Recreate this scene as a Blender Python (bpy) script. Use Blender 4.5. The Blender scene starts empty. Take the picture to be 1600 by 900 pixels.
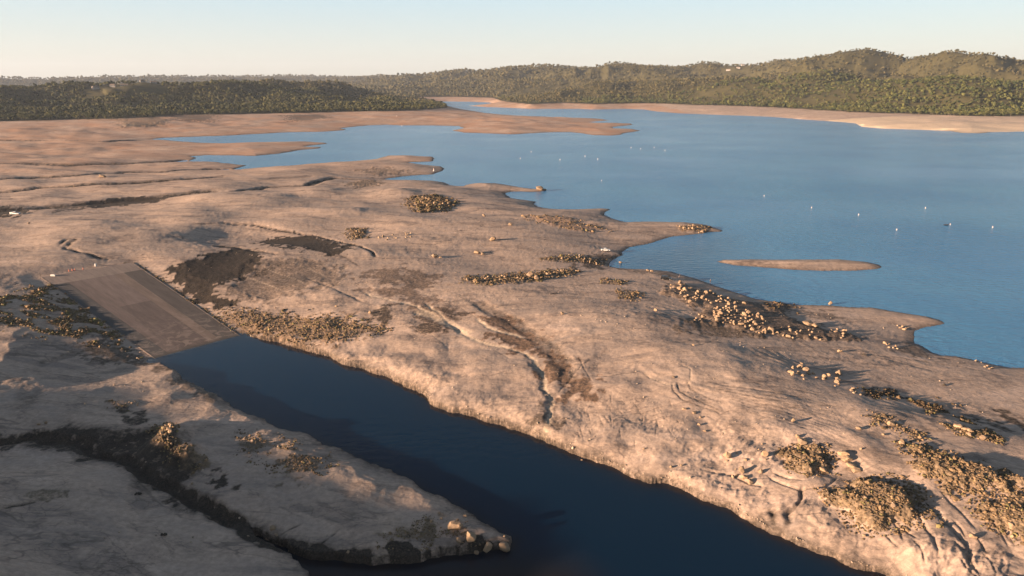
import bpy, bmesh, math, random
import numpy as np
from mathutils import Vector, Matrix, Euler
R = math.radians
rng = np.random.RandomState(7)
random.seed(7)
S = bpy.context.scene
COL = S.collection

# ---------------------------------------------------------------- camera, sky, sun, exposure
CAM_H, F_PX, HOR = 85.0, 1066.0, 128.0            # metres above the water; focal length and horizon of the 1600x900 photograph
PITCH = math.atan((450 - HOR) / F_PX)
cam_d = bpy.data.cameras.new('camera')
cam_d.sensor_width = 36.0
cam_d.lens = 36.0 * F_PX / 1600.0
cam_d.clip_start, cam_d.clip_end = 1.0, 90000.0
cam = bpy.data.objects.new('camera', cam_d)
cam.location = (0, 0, CAM_H)
cam.rotation_euler = (math.pi / 2 - PITCH, 0, 0)
COL.objects.link(cam)
S.camera = cam

SUN_AZ, SUN_EL = R(-113.0), R(9.5)                # azimuth clockwise from the view direction (+Y)
sun_dir = Vector((math.sin(SUN_AZ) * math.cos(SUN_EL), math.cos(SUN_AZ) * math.cos(SUN_EL), math.sin(SUN_EL)))
SKY_H, SKY_Z = (3.4, 3.2, 2.8), (.45, .62, .85)
SKY_M = [(.04, (3.5, 3.55, 3.4)), (.11, (2.75, 3.45, 3.85)), (.30, (1.0, 1.5, 2.1)), (.55, (.6, .82, 1.15))]
W = bpy.data.worlds.new('World')
S.world = W
W.use_nodes = True
wn = W.node_tree.nodes
wl = W.node_tree.links
wn.clear()
sky = wn.new('ShaderNodeTexSky')
sky.sky_type = 'NISHITA'
sky.sun_disc = False
sky.sun_elevation = SUN_EL
sky.sun_rotation = SUN_AZ
sky.altitude = 150
sky.air_density, sky.dust_density, sky.ozone_density = 1.0, 1.2, 1.4
bg = wn.new('ShaderNodeBackground')
bg.inputs['Strength'].default_value = 0.062
wo = wn.new('ShaderNodeOutputWorld')
tcw = wn.new('ShaderNodeTexCoord')
sxyz = wn.new('ShaderNodeSeparateXYZ')
wl.new(tcw.outputs['Generated'], sxyz.inputs[0])
crp = wn.new('ShaderNodeValToRGB')                 # thin evening haze: cream above the horizon, pale blue higher up
els = crp.color_ramp.elements
els[0].position, els[0].color = 0.0, (SKY_H[0], SKY_H[1], SKY_H[2], 1)
els[1].position, els[1].color = 1.0, (SKY_Z[0], SKY_Z[1], SKY_Z[2], 1)
for ps, cl in SKY_M:
    e_ = els.new(ps)
    e_.color = (*cl, 1)
wl.new(sxyz.outputs[2], crp.inputs[0])
skm = wn.new('ShaderNodeMix')
skm.data_type = 'RGBA'
skm.inputs[0].default_value = 0.8
wl.new(sky.outputs[0], skm.inputs[6])
wl.new(crp.outputs[0], skm.inputs[7])
wl.new(skm.outputs[2], bg.inputs['Color'])
wl.new(bg.outputs[0], wo.inputs['Surface'])
sd = bpy.data.lights.new('sun', 'SUN')
sd.energy = 5.0
sd.angle = R(0.5)
sd.color = (1.0, 0.70, 0.475)
so = bpy.data.objects.new('sun', sd)
so.rotation_euler = sun_dir.to_track_quat('Z', 'Y').to_euler()
COL.objects.link(so)
S.view_settings.view_transform = 'Standard'
S.view_settings.look = 'None'
S.view_settings.exposure = 1.93
S.view_settings.gamma = 1.0
S.view_settings.use_curve_mapping = False
HAZE = 3.4e-5
S.cycles.max_bounces = 5
S.cycles.diffuse_bounces = 2
S.cycles.glossy_bounces = 2
S.cycles.transmission_bounces = 1
S.cycles.transparent_max_bounces = 4
S.cycles.volume_bounces = 0
S.cycles.use_denoising = True

# ---------------------------------------------------------------- numpy helpers
_perm = np.arange(256)
np.random.RandomState(3).shuffle(_perm)
_perm = np.concatenate([_perm, _perm]).astype(np.int32)
_ga = np.random.RandomState(4).rand(256) * 2 * np.pi
_gx, _gy = np.cos(_ga).astype(np.float32), np.sin(_ga).astype(np.float32)


def perlin(x, y):
    xf, yf = np.floor(x), np.floor(y)
    xi, yi = xf.astype(np.int32) & 255, yf.astype(np.int32) & 255
    fx, fy = (x - xf).astype(np.float32), (y - yf).astype(np.float32)
    u, v = fx * fx * fx * (fx * (fx * 6 - 15) + 10), fy * fy * fy * (fy * (fy * 6 - 15) + 10)

    def g(ix, iy, dx, dy):
        h = _perm[_perm[ix & 255] + (iy & 255)]
        return _gx[h] * dx + _gy[h] * dy
    a, b = g(xi, yi, fx, fy), g(xi + 1, yi, fx - 1, fy)
    c, d = g(xi, yi + 1, fx, fy - 1), g(xi + 1, yi + 1, fx - 1, fy - 1)
    return (a + u * (b - a) + v * (c - a + u * (a - b - c + d))) * 1.5


def fbm(x, y, s, octs=4, gain=0.5, off=0.0):
    r = 0
    a = 1.0
    for i in range(octs):
        r = r + a * perlin(x / s + off + 17.3 * i, y / s - off + 5.1 * i)
        s /= 2.03
        a *= gain
    return r


def ridged(x, y, s, octs=4, off=0.0):
    r = 0
    a = 1.0
    for i in range(octs):
        r = r + a * (1 - 2 * np.abs(perlin(x / s + off + 9.3 * i, y / s - off + 3.7 * i)))
        s /= 2.1
        a *= 0.5
    return r


def sstep(a, b, x):
    t = np.clip((x - a) / (b - a), 0, 1)
    return t * t * (3 - 2 * t)


def seg_dist(X, Y, P, closed=False):
    """distance to a polyline and the arc parameter (segment index + t) of the nearest point"""
    n = len(P)
    best = np.full(X.shape, 1e18, np.float64)
    par = np.zeros(X.shape, np.float32)
    for i in range(n if closed else n - 1):
        ax, ay = P[i][:2]
        bx, by = P[(i + 1) % n][:2]
        dx, dy = bx - ax, by - ay
        L = dx * dx + dy * dy + 1e-9
        t = np.clip(((X - ax) * dx + (Y - ay) * dy) / L, 0, 1)
        d = (X - ax - t * dx) ** 2 + (Y - ay - t * dy) ** 2
        m = d < best
        best = np.where(m, d, best)
        par = np.where(m, i + t, par)
    return np.sqrt(best), par


def inside(X, Y, P):
    n = len(P)
    r = np.zeros(X.shape, bool)
    for i in range(n):
        ax, ay = P[i][:2]
        bx, by = P[(i + 1) % n][:2]
        if ay == by:
            continue
        c = ((ay > Y) != (by > Y))
        xi = (bx - ax) * (Y - ay) / (by - ay) + ax
        r ^= c & (X < xi)
    return r


def sdf(X, Y, P):                                   # positive outside
    d, _ = seg_dist(X, Y, P, True)
    return np.where(inside(X, Y, P), -d, d)


def ray(px, py):
    u, v = (np.asarray(px, float) - 800) / F_PX, (450 - np.asarray(py, float)) / F_PX
    c, s = math.cos(PITCH), math.sin(PITCH)
    return u, c + v * s, -s + v * c


def unproj(px, py, z=0.0):
    dx, dy, dz = ray(px, py)
    t = (z - CAM_H) / dz
    return dx * t, dy * t


def W0(pts, z=0.0):
    a = np.array(pts, float)
    x, y = unproj(a[:, 0], a[:, 1], z)
    return np.stack([x, y], 1)


def at_dist(px, py, D):                             # the point a pixel sees at ground distance D: x, y, z
    dx, dy, dz = ray(px, py)
    t = D / math.hypot(dx, dy)
    return dx * t, dy * t, CAM_H + dz * t


# ---------------------------------------------------------------- shorelines of the reservoir and its launch channel
LAKE = [(1600,574),(1575,573),(1545,567),(1517,561),(1495,557),(1470,555),(1457,551),(1440,541),(1427,536),(1426,530),(1429,517),
 (1445,511),(1465,509),(1476,507),(1479,504),(1472,500),(1450,494),(1430,491),(1395,486),(1362,481),(1325,479),(1302,477),(1267,476),
 (1239,476),(1215,472),(1200,471),(1175,466),(1145,456),(1112,444),(1092,436),(1065,429),(1047,424),(1020,422),(987,420),(960,418),
 (951,416),(954,410),(965,402),(974,399),(972,394),(985,387),(1010,382),(1025,377),(1050,370),(1075,367),(1095,365),(1112,363),
 (1127,362),(1130,360),(1117,356),(1095,350),(1070,347),(1050,347),(1012,347),(980,347),(970,345),(955,341),(944,336),(945,331),
 (953,327),(940,326),(900,327),(875,327),(854,326),(841,323),(837,319),(839,315),(825,313),(800,310),(792,305),(790,302),(800,299.5),
 (815,299),(832,300),(850,299),(853,297),(845,295.5),(832,295.5),(815,293),(800,290),(775,286.5),(750,286),(732,287),(722,291.5),(707,290),(692,285),
 (675,283),(650,282),(612,281.5),(600,280),(625,276),(675,272),(690,268),(696,263),(687,260),(650,256),(635,253.5),(675,252),(680,248),
 (675,245),(637,243),(607,243),(597,246),(590,248),(562,251),(500,255),(450,259),(400,262),(375,265),(362,265),(385,258.5),(350,254.5),
 (325,252.5),(295,252),(307,247),(300,244),(325,242.5),(400,243.5),(437,240),(465,235),(500,232),(501,230),(475,229),(507,225),
 (509,223),(475,221),(400,222.5),(350,224),(312,223),(260,219),(235,217.5),(262,215),(350,212),(400,209.5),(450,206.5),(500,206),(540,203.5),
 (541,202),(530,200.5),(550,198.5),(560,197),(575,196),(605,195),(627,196),(675,196),(717,197),(725,200),(707,204),(725,207),
 (775,209),(800,210),(862,206.5),(892,206.5),(907,208),(925,211),(955,212),(970,210.5),(975,208.5),(985,206.5),(1001,204),(990,202),
 (962,200.5),(955,198.5),(990,195),(985,193),(950,192.5),(920,191),(932,189.5),(952,188),(940,186),(887,184.5),(850,182.5),(800,180.5),
 (762,177),(725,171.5),(705,168),(690,165),(670,162),(672,159),(700,158.5),(740,159),(765,160),(772,162),(750,164),(732,165.5),(757,167),(800,168.5),(830,170),
 (907,170),(925,171),(980,170),(1007,171),(1025,174),(1062,177),(1125,179.5),(1200,182),(1262,187),(1320,191),(1338,193),(1347,198),
 (1385,201),(1450,203),(1487,204.5),(1500,207.5),(1532,208.5),(1550,206.5),(1600,205.5),(1800,207),(2300,215),(3400,260),(5200,420),
 (4200,700),(2700,700),(2100,640),(1800,592)]
ISLES = [[(1121,409),(1135,406.5),(1170,405.5),(1250,405),(1310,405.5),(1350,409),(1372,414),(1379,418),(1370,421),(1340,423.5),(1290,423.5),(1240,421),(1190,418),(1150,415)]]
CHAN = [(242,559),(372,524),(400,527),(437,536),(472,545),(502,554),(535,567),(560,575),(592,585),(617,596),(650,610),(665,622),
 (677,634),(712,644),(750,655),(800,672),(825,680),(852,691),(887,706),(927,719),(960,731),(980,742),(1012,754),(1040,756),(1062,765),
 (1100,782),(1137,796),(1160,810),(1200,830),(1225,844),(1262,856),(1300,870),(1320,881),(1350,890),(1380,900),(1450,940),(1600,1020),
 (1500,1400),(1000,1500),(650,1300),(520,1050),(500,960),(485,905),(468,886),(445,874),(420,862),(402,849),(396,838),(410,840),(432,850),(455,861),(482,870),(520,877),(560,882),(612,881),(645,880),(680,874),(730,866),(765,862),(800,858),(801,847),(775,835),
 (750,822),(732,805),(700,792),(670,777),(637,757),(595,740),(560,724),(530,710),(505,698),(475,688),(452,681),(425,670),(400,659),
 (370,647),(350,632),(320,615),(287,600),(262,577)]
TREE = [(-9000,700),(-3000,300),(-900,215),(-300,198),(0,190),(50,189),(110,187),(175,187),(240,184),(262,181),(330,180),(400,178),(480,177),(540,175),
 (600,175),(650,173),(690,170),(700,168.5),(690,163),(660,157),(640,152),(700,151.5),(770,153),(785,158),(800,160.5),(830,163),(880,161),
 (930,163),(980,162),(1040,162.5),(1100,165),(1150,166),(1200,168),(1260,171),(1330,176),(1400,178),(1450,179),(1500,182),(1560,183),
 (1600,182),(1900,186),(2600,195),(4200,230),(9000,400)]
LAKE_W, ISLE_W, CHAN_W = W0(LAKE), [W0(p) for p in ISLES], W0(CHAN)
TREE_L = W0(TREE, 12.0)
TREE_W = np.concatenate([TREE_L, [(60000, 60000), (-60000, 60000)]])

# macro heights of the dry bed: (px, py, metres)
MACRO = [(860,440,5.5),(1000,495,7),(1100,555,8),(1200,605,8.5),(1350,645,8.5),(1500,715,9),(1650,800,9),(1300,760,6),(1450,830,7),
 (1600,900,7),(1250,820,4),(1150,740,5),(1000,650,5.5),(900,560,6),(860,640,4),(760,560,4.5),(700,480,5),(600,440,5.5),(640,520,5),(560,520,4),
 (450,500,4.5),(520,470,5.5),(560,420,5),(430,400,6.5),(330,450,4.6),(270,400,7.6),(300,435,5.6),(345,480,2.8),(250,410,7.6),(225,405,7.9),(140,405,8.2),(205,400,8.2),(60,425,8.1),(40,440,7.9),(85,465,5.4),(120,500,3.6),(170,540,2.6),(200,590,2.6),
 (0,560,5.2),(0,640,6.5),(150,640,4.5),(300,660,5),(230,640,4),(420,740,4.1),(600,800,3.5),(720,840,2.5),(0,700,2.8),(200,710,2.2),(330,790,1.6),(430,850,.9),
 (-100,800,9.5),(60,800,7.2),(150,870,6),(330,880,3.2),(430,890,1.6),(-100,900,12),(-300,640,9),(-300,560,8),(0,480,6.8),(0,380,7),(120,370,9.5),
 (250,360,8.6),(380,375,3.9),(460,345,6.5),(560,360,5),(640,350,7),(700,340,5),(740,380,5),(780,420,4.5),(850,350,6),(820,370,7),(700,310,6),
 (600,320,6),(500,310,5),(400,310,7),(300,330,7),(200,320,4),(60,320,5),(-200,340,9),(-200,430,10),(300,290,6),(500,290,5),(500,270,6),(640,265,5),
 (100,290,6),(0,270,5),(200,260,5),(1060,357,4),(1000,360,5),(1400,500,2.6),(1350,540,4),(1500,600,4.5),(1600,640,5),(1600,700,7.5),(1300,520,5),(1150,500,6)]
_m = np.array(MACRO, float)
_mx, _my = unproj(_m[:, 0], _m[:, 1], _m[:, 2])
_mr = np.hypot(_mx, _my)


def macro(X, Y):
    """inverse-distance blend with a kernel that widens with distance from the near bank"""
    num = np.zeros(X.shape)
    den = np.full(X.shape, 1e-12)
    for x, y, z, r in zip(_mx, _my, _m[:, 2], _mr):
        s = 0.09 * r + 4
        w = 1.0 / (((X - x) ** 2 + (Y - y) ** 2) / (s * s) + 0.25) ** 2.2
        num += w * z
        den += w
    w = 1e-4
    return (num + w * 5.0) / (den + w)


# ridge lines: (px, py of the crest, distance), half width
RIDGES = [
 ([(2500,100,3600),(2000,104,3500),(1750,98,3500),(1600,101,3400),(1570,100.5,3300),(1550,95,3200),(1512,88,3150),(1492,86,3150),(1472,90,3200),(1450,93,3300),
   (1425,97,3400),(1412,98,3400),(1398,93,3380),(1375,88,3350),(1350,84,3300),(1325,86,3300),(1305,92,3400),(1282,96,3600),(1270,97,3650),(1258,99,3720),(1250,97,3800),(1200,100,3900),(1170,105,4000),
   (1137,106,4050),(1110,102,4100),(1087,105,4200),(1065,109,4300)], 430),
 ([(1080,108,6500),(1042,105,6400),(1005,107,6400)], 700),
 ([(1015,108,4300),(1000,106,4250),(975,104,4200),(962,103.5,4200),(940,108,4300),(920,111,4400),(900,108,4500),(875,107,4500),(845,107,4600),(825,109,4700),(800,112,4800),
   (762,114,5000),(725,113.5,5100),(687,118,5200),(662,121.5,5400)], 800),
 ([(690,121,6600),(637,121.5,6600),(600,121,6800),(575,122,7000)], 900),
 ([(590,120.5,11000),(565,119.5,11000),(548,121.5,11000)], 900),
 ([(570,122.5,8200),(550,124,8000),(525,121.5,7800),(462,121,7600),(400,121.5,7400),(300,122.5,7200),(225,122,7000),(187,122.5,7000),(100,126,6800),(0,125.5,6800),
   (-300,124,7000),(-900,120,7000)], 900),
 ([(1500,128,2300),(1420,127,2300),(1330,126,2400)], 420),
 ([(1290,118,2700),(1230,127,2500),(1170,129,2600),(1130,126,2900)], 380),
 ([(1080,138,2700),(1040,135,2900),(1000,131,3100),(960,132,3000),(900,137,2900),(850,147,2850)], 300),
 ([(1300,148,2000),(1200,143,2100),(1100,147,2250),(1060,152,2350)], 240),
 ([(1700,150,1900),(1600,149,1850),(1500,146,1900),(1400,148,1950)], 300),
 ([(-900,136,2300),(-400,138,2300),(0,143,2300),(100,143,2300),(150,140,2350),(237,135.5,2300),(300,137.5,2300),(400,135,2500),(450,133,2700),(525,134,2800),(575,136,2900),(600,143,2950),(620,150,2950)], 330),
]
RW = []
for pts, w in RIDGES:
    RW.append((np.array([at_dist(*p) for p in pts]), w))


RAMP_TOP_Z = 8.2
RAMP = [unproj(66, 433, RAMP_TOP_Z), unproj(206, 410, RAMP_TOP_Z), unproj(373, 524.5, 0.0), unproj(243, 559.5, 0.0)]   # TL TR BR BL
RAMP = [np.array(p, float) for p in RAMP]
_rc = (RAMP[0] + RAMP[1]) / 2
_rb = (RAMP[2] + RAMP[3]) / 2


def ramp_z(X, Y):
    v = _rb - _rc
    L = v @ v
    t = ((X - _rc[0]) * v[0] + (Y - _rc[1]) * v[1]) / L
    return RAMP_TOP_Z * (1 - np.clip(t, 0, 1.35))


_sh = np.array([math.sin(SUN_AZ), math.cos(SUN_AZ)])
_edge = W0([(-160,600),(0,612),(160,610),(300,628),(450,690),(600,752),(810,855)], 1.0)
SHADE_HILL = np.array([(*(q + _sh * L_), 1.0 + L_ * math.tan(SUN_EL)) for q, L_ in zip(_edge, (175, 180, 190, 200, 210, 215, 225))])  # crest of the added hill, set back sunward from the wanted shadow edge


def base(X, Y):
    """height without local features; also shoreline and treeline distances"""
    j = fbm(X, Y, 23.0, 3) * np.clip(np.hypot(X, Y) / 500, 0.15, 2.0) * 1.6
    dl = sdf(X, Y, LAKE_W)
    for p in ISLE_W:
        s = sdf(X, Y, p)
        dl = np.where(s < 0, -s, np.where(dl < 0, np.maximum(dl, -s), dl))
    dc = np.full(X.shape, 900.0)
    m = (Y < 420) & (np.abs(X) < 420)
    if m.any():
        dc[m] = sdf(X[m], Y[m], CHAN_W)
    dl = dl + j * np.exp(-np.abs(dl) / 30)
    dc = dc + fbm(X, Y, 7.0, 3) * 1.1 * np.exp(-np.abs(dc) / 8)
    ds = np.minimum(dl, dc)
    dt, _ = seg_dist(X, Y, TREE_L)
    forest = inside(X, Y, TREE_W)
    r = np.hypot(X, Y)
    t = np.maximum(dl, 0) / (np.maximum(dl, 0) + dt + 1e-6)
    tt = np.where(forest, 12.0, 12.0 * t)
    H = macro(X, Y)
    far = sstep(500, 1100, r)
    # roll of the dry bed: gentle swells, longer and stronger farther out
    sw = fbm(X * 0.8 + Y * 0.35, Y * 0.9, 70.0, 2, off=3.3) * 1.1 + far * fbm(X * 0.5, Y, 110.0, 4, off=8.8) * 4.2 + sstep(280, 480, r) * fbm(X * .6, Y * 1.1, 42.0, 3, off=5.9) * 1.25
    kb = .15 * np.clip(1 + 1.6 * fbm(X, Y, 14.0, 2, off=7.9), .1, 2.2)
    cb = kb * (1 - np.exp(-np.maximum(dc, 0) / 3.6)) + (1 - kb) * (1 - np.exp(-np.maximum(dc, 0) / 38.0))
    lb = 1 - np.exp(-np.maximum(dl, 0) / (38.0 + 60 * far))
    near_t = np.where(forest, 0, sstep(0, 250, dt))
    z = tt + lb * cb * ((H * (1 - 0.35 * far) + sw) * (0.25 + 0.75 * near_t))
    z = z + 0.22 * sstep(0, 3.0, ds)
    # unseen hill added left of and behind the drone to shade the near corner
    mh = (r < 900) & (X < -60)
    if mh.any():
        d, par = seg_dist(X[mh], Y[mh], SHADE_HILL)
        hh = np.interp(par, np.arange(len(SHADE_HILL)), SHADE_HILL[:, 2]) + 1.5 * fbm(X[mh], Y[mh], 22.0, 3, off=21.)
        sh_ = np.exp(-(d / 46.0) ** 2)
        z[mh] = z[mh] * (1 - sh_) + hh * sh_
    # hills
    hill = np.zeros(X.shape)
    mf = (r > 1100)
    if mf.any():
        xs, ys = X[mf], Y[mf]
        rg = ridged(xs, ys, 430.0, 4, 2.0)
        acc = np.zeros(xs.shape)
        for P, w in RW:
            d, par = seg_dist(xs, ys, P)
            zt = np.interp(par, np.arange(len(P)), P[:, 2])
            prof = 1 / (1 + (d / (w * 0.75)) ** 2.3)
            hh = zt * prof * (1 - (0.46 - 0.36 * rg) * sstep(0, 0.5 * w, d))
            acc = np.log(np.exp(np.clip(acc / 9, 0, 60)) + np.exp(np.clip(hh / 9, 0, 60)) - 1) * 9
        acc *= np.where(forest[mf], sstep(0, 420, dt[mf]) * 0.9 + 0.1 * sstep(0, 60, dt[mf]), 0)
        hill[mf] = acc
    wav = np.where(forest & (r > 1100), sstep(30, 220, dt) * (fbm(X, Y, 170.0, 3, off=44.) * 9 + 5), 0)
    z = np.where(forest, np.maximum(z, 0) + wav + np.maximum(0, hill - 14) + np.minimum(dt * 0.03, 6), z)
    uw = -np.minimum(np.maximum(-ds, 0) * 0.12, 6) - 0.15
    mr = (r < 420) & (X < -20) & (X > -320)
    if mr.any():
        dr = sdf(X[mr], Y[mr], np.array(RAMP))
        z[mr] = np.minimum(z[mr], np.maximum(ramp_z(X[mr], Y[mr]), 0) + .25 + .055 * np.maximum(dr, 0) + .002 * np.maximum(dr, 0) ** 2)
    z = np.where(ds > 0, np.maximum(z, 0.02), uw)
    return z, dl, dc, dt, forest, r


def ground_px(pts):
    """pixels -> points on the base terrain"""
    a = np.array(pts, float).reshape(-1, 2)
    z = np.full(len(a), 4.0)
    for _ in range(6):
        x, y = unproj(a[:, 0], a[:, 1], z)
        z = 0.4 * z + 0.6 * np.maximum(base(x, y)[0], 0)
    x, y = unproj(a[:, 0], a[:, 1], z)
    return np.stack([x, y], 1)


# ---------------------------------------------------------------- local features (all given where the photograph shows them on the ground)
# strokes: points, half width m, depth m, mud, pale
STROKES = [
 # the wet gully of the near corner
 ([(-80,690),(0,690),(60,680),(130,690),(190,715),(240,745),(290,768),(330,795),(370,822),(410,846),(460,868),(520,884),(600,886)], 1.8, 1.3, 1.25, 0),
 ([(60,676),(110,684),(170,695),(220,690),(240,705),(255,735),(285,760)], 5.5, 0.5, .85, 0),
 ([(110,718),(150,712),(190,722)], 1.6, .1, .8, 0),
 ([(0,795),(30,790),(57,783)], .35, .2, .8, 0), ([(400,855),(440,835),(475,818)], .25, .15, .5, 0), ([(485,860),(505,848),(530,828)], .3, .2, .6, 0),
 ([(270,778),(275,790),(300,795),(325,800)], 1.3, .15, .7, 0), ([(35,640),(45,630),(50,605)], 2.2, .2, .35, 0),
 ([(55,575),(90,560),(125,548)], 1.6, .3, .35, 0),
 # left plain creeks
 ([(95,385),(105,375),(125,377)], 1.0, .5, .7, 0), ([(97,387),(115,392),(140,398),(160,404),(175,405)], 1.0, .7, .8, 0), ([(105,388),(110,380),(122,377)], 1.2, .4, .8, 0),
 ([(-60,332),(0,328),(40,327),(90,322),(140,318),(190,313),(250,307),(300,302),(345,297)], 7.0, 1.3, .75, 0),
 ([(-20,300),(20,300),(60,293),(110,290),(170,287),(230,284),(300,279),(360,274)], 4.8, 1.3, .8, 0),
 ([(-20,282),(60,277),(130,273),(200,268),(260,268),(330,264),(365,264)], 5.2, 1.4, .8, 0), ([(-20,256),(60,256),(110,258),(160,256),(220,254),(270,252),(300,250)], 7.0, 1.4, .7, 0),
 ([(-40,219),(60,220),(160,221),(235,218)], 10.0, 2.2, .8, 0), ([(110,235),(180,238),(250,240),(300,243)], 12.0, 1.8, .5, 0), ([(0,300),(60,293)], 6.0, 0.7, .6, 0),
 ([(360,300),(420,292),(480,290),(520,278),(560,280),(600,281)], 4.4, 1.4, .8, 0), ([(400,282),(450,277),(500,274)], 6.0, 0.7, .4, 0),
 # thin creek crossing the middle left
 ([(300,347),(350,348),(400,354),(450,363),(500,370),(540,380),(565,385),(580,395),(588,402)], .8, .6, .85, 0),
 ([(330,383),(370,386),(400,392),(440,398)], 1.2, .5, .6, 0),
 # pale rill washing down to the channel
 ([(660,470),(690,492),(715,515),(745,533),(785,542),(815,551),(838,562),(842,578),(850,600),(860,625),(860,645),(852,672),(853,688)], .8, .22, 0, .55),
 ([(560,455),(610,470),(650,478),(690,495)], .8, .2, 0, .6), ([(745,495),(765,512),(790,520),(830,528)], .9, .25, 0, .7), ([(640,480),(700,505),(740,528)], 2.0, .2, 0, .5),
 ([(838,562),(842,578),(852,602),(862,625),(861,645),(853,672)], 2.0, .3, .25, 0),
 ([(500,440),(540,460),(590,480)], .6, .2, .3, .2), ([(470,430),(530,452)], .6, .2, .4, .1),
 ([(740,470),(760,480),(800,500),(860,540),(885,570),(895,610)], 3.0, .4, .45, 0),
 # tyre tracks
 ([(1050,600),(1052,612),(1068,626),(1090,634),(1115,640),(1126,648)], .22, .14, .5, 0), ([(1058,598),(1062,612),(1080,622),(1105,632),(1130,643)], .22, .14, .5, 0),
 ([(1075,598),(1078,608),(1105,622),(1140,630)], .2, .12, .4, 0), ([(1100,596),(1150,606),(1200,612),(1260,622),(1320,640)], .22, .12, .4, 0),
 ([(1090,600),(1140,612),(1190,622),(1240,634),(1290,652)], .22, .12, .4, 0), ([(1110,592),(1170,598),(1230,606),(1290,618)], .2, .12, .3, 0),
 ([(1000,580),(1015,592),(1040,602),(1060,603)], .3, .15, .2, .4), ([(1065,572),(1080,580),(1080,596),(1070,604)], .25, .12, .2, .4),
 ([(1012,502),(1050,512),(1085,522),(1105,526)], .35, .12, .5, 0), ([(1085,540),(1100,537),(1130,528)], .3, .1, .3, 0),
 ([(1330,552),(1400,558),(1500,572),(1600,595)], .4, .12, .5, 0), ([(1290,545),(1330,548),(1400,565),(1480,585)], .4, .1, .35, 0),
 ([(1440,770),(1465,800),(1490,830),(1510,860),(1520,900)], .5, .45, .3, 0), ([(1465,760),(1490,790),(1530,830)], .3, .2, .2, 0), ([(1420,780),(1450,830),(1470,880)], .3, .3, .2, 0),
 ([(1200,745),(1220,755),(1250,765),(1290,760),(1310,745)], .3, .25, .3, 0), ([(1205,738),(1235,748),(1260,750)], .3, .25, .3, 0),
 ([(1100,735),(1140,742),(1170,756),(1200,762)], .4, .35, .3, 0), ([(1255,760),(1252,780),(1240,795),(1225,805)], .4, .6, .5, 0),
 ([(870,620),(890,595),(910,570),(925,560)], .2, .1, .4, 0), ([(905,560),(915,580),(925,600)], .2, .1, .4, 0),
 ([(920,588),(950,590),(975,585),(1000,582)], .25, .12, .5, 0),
 ([(640,450),(700,470),(760,478),(840,485)], .3, .08, 0, .4), ([(560,390),(620,402),(680,410),(760,420)], .3, .08, .3, 0),
 ([(400,640),(440,655),(480,680)], .5, .2, .3, 0),
 # creases on the bank of the channel
 ([(852,691),(855,684)], .8, .8, .6, 0), ([(887,706),(890,698)], .6, .8, .6, 0), ([(927,719),(930,708)], .7, .9, .6, 0), ([(961,731),(962,722)], .7, .9, .7, 0), ([(1040,756),(1045,745)], .7, .9, .6, 0),
 ([(1204,832),(1210,810),(1207,795)], 1.2, 1.4, .6, 0), ([(1225,842),(1235,815),(1232,800)], .8, 1.0, .5, 0),
]
for i in range(9):
    STROKES.append(([(1090 + i * 8, 597 + i * 5), (1150 + i * 7, 605 + i * 6), (1230 + i * 5, 617 + i * 7), (1310 + i * 3, 640 + i * 8)], .16, .10, .35, 0))
for i in range(26):
    a_, b_ = rng.uniform(890, 1060), rng.uniform(612, 690)
    STROKES.append(([(a_, b_), (a_ + rng.uniform(-4, 14), b_ + rng.uniform(6, 20))], .14, .09, .35, 0))
for i in range(16):
    a_, b_ = rng.uniform(1380, 1580), rng.uniform(800, 880)
    STROKES.append(([(a_, b_), (a_ + 12, b_ + 14), (a_ + rng.uniform(20, 34), b_ + rng.uniform(28, 50))], .22, .22, .3, 0))
for i in range(14):
    a_, b_ = rng.uniform(560, 760), rng.uniform(455, 560)
    STROKES.append(([(a_, b_), (a_ + 30, b_ + rng.uniform(4, 12)), (a_ + 60, b_ + rng.uniform(16, 30))], .2, .09, 0 if i % 2 else .4, .4 if i % 2 else 0))
for i in range(8):                                      # the paler old slab beside the ramp, with its parallel joints
    STROKES.append(([(368 + i * 19, 425 - i * 5.2), (410 + i * 19, 441 - i * 5.2), (452 + i * 16, 457 - i * 5.5)], .55 if i % 2 else .3, .06, .62 if i % 2 else 0, 0 if i % 2 else .5))
STROKES_W = [(ground_px(p), w, d, mu, pa) for p, w, d, mu, pa in STROKES]
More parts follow.
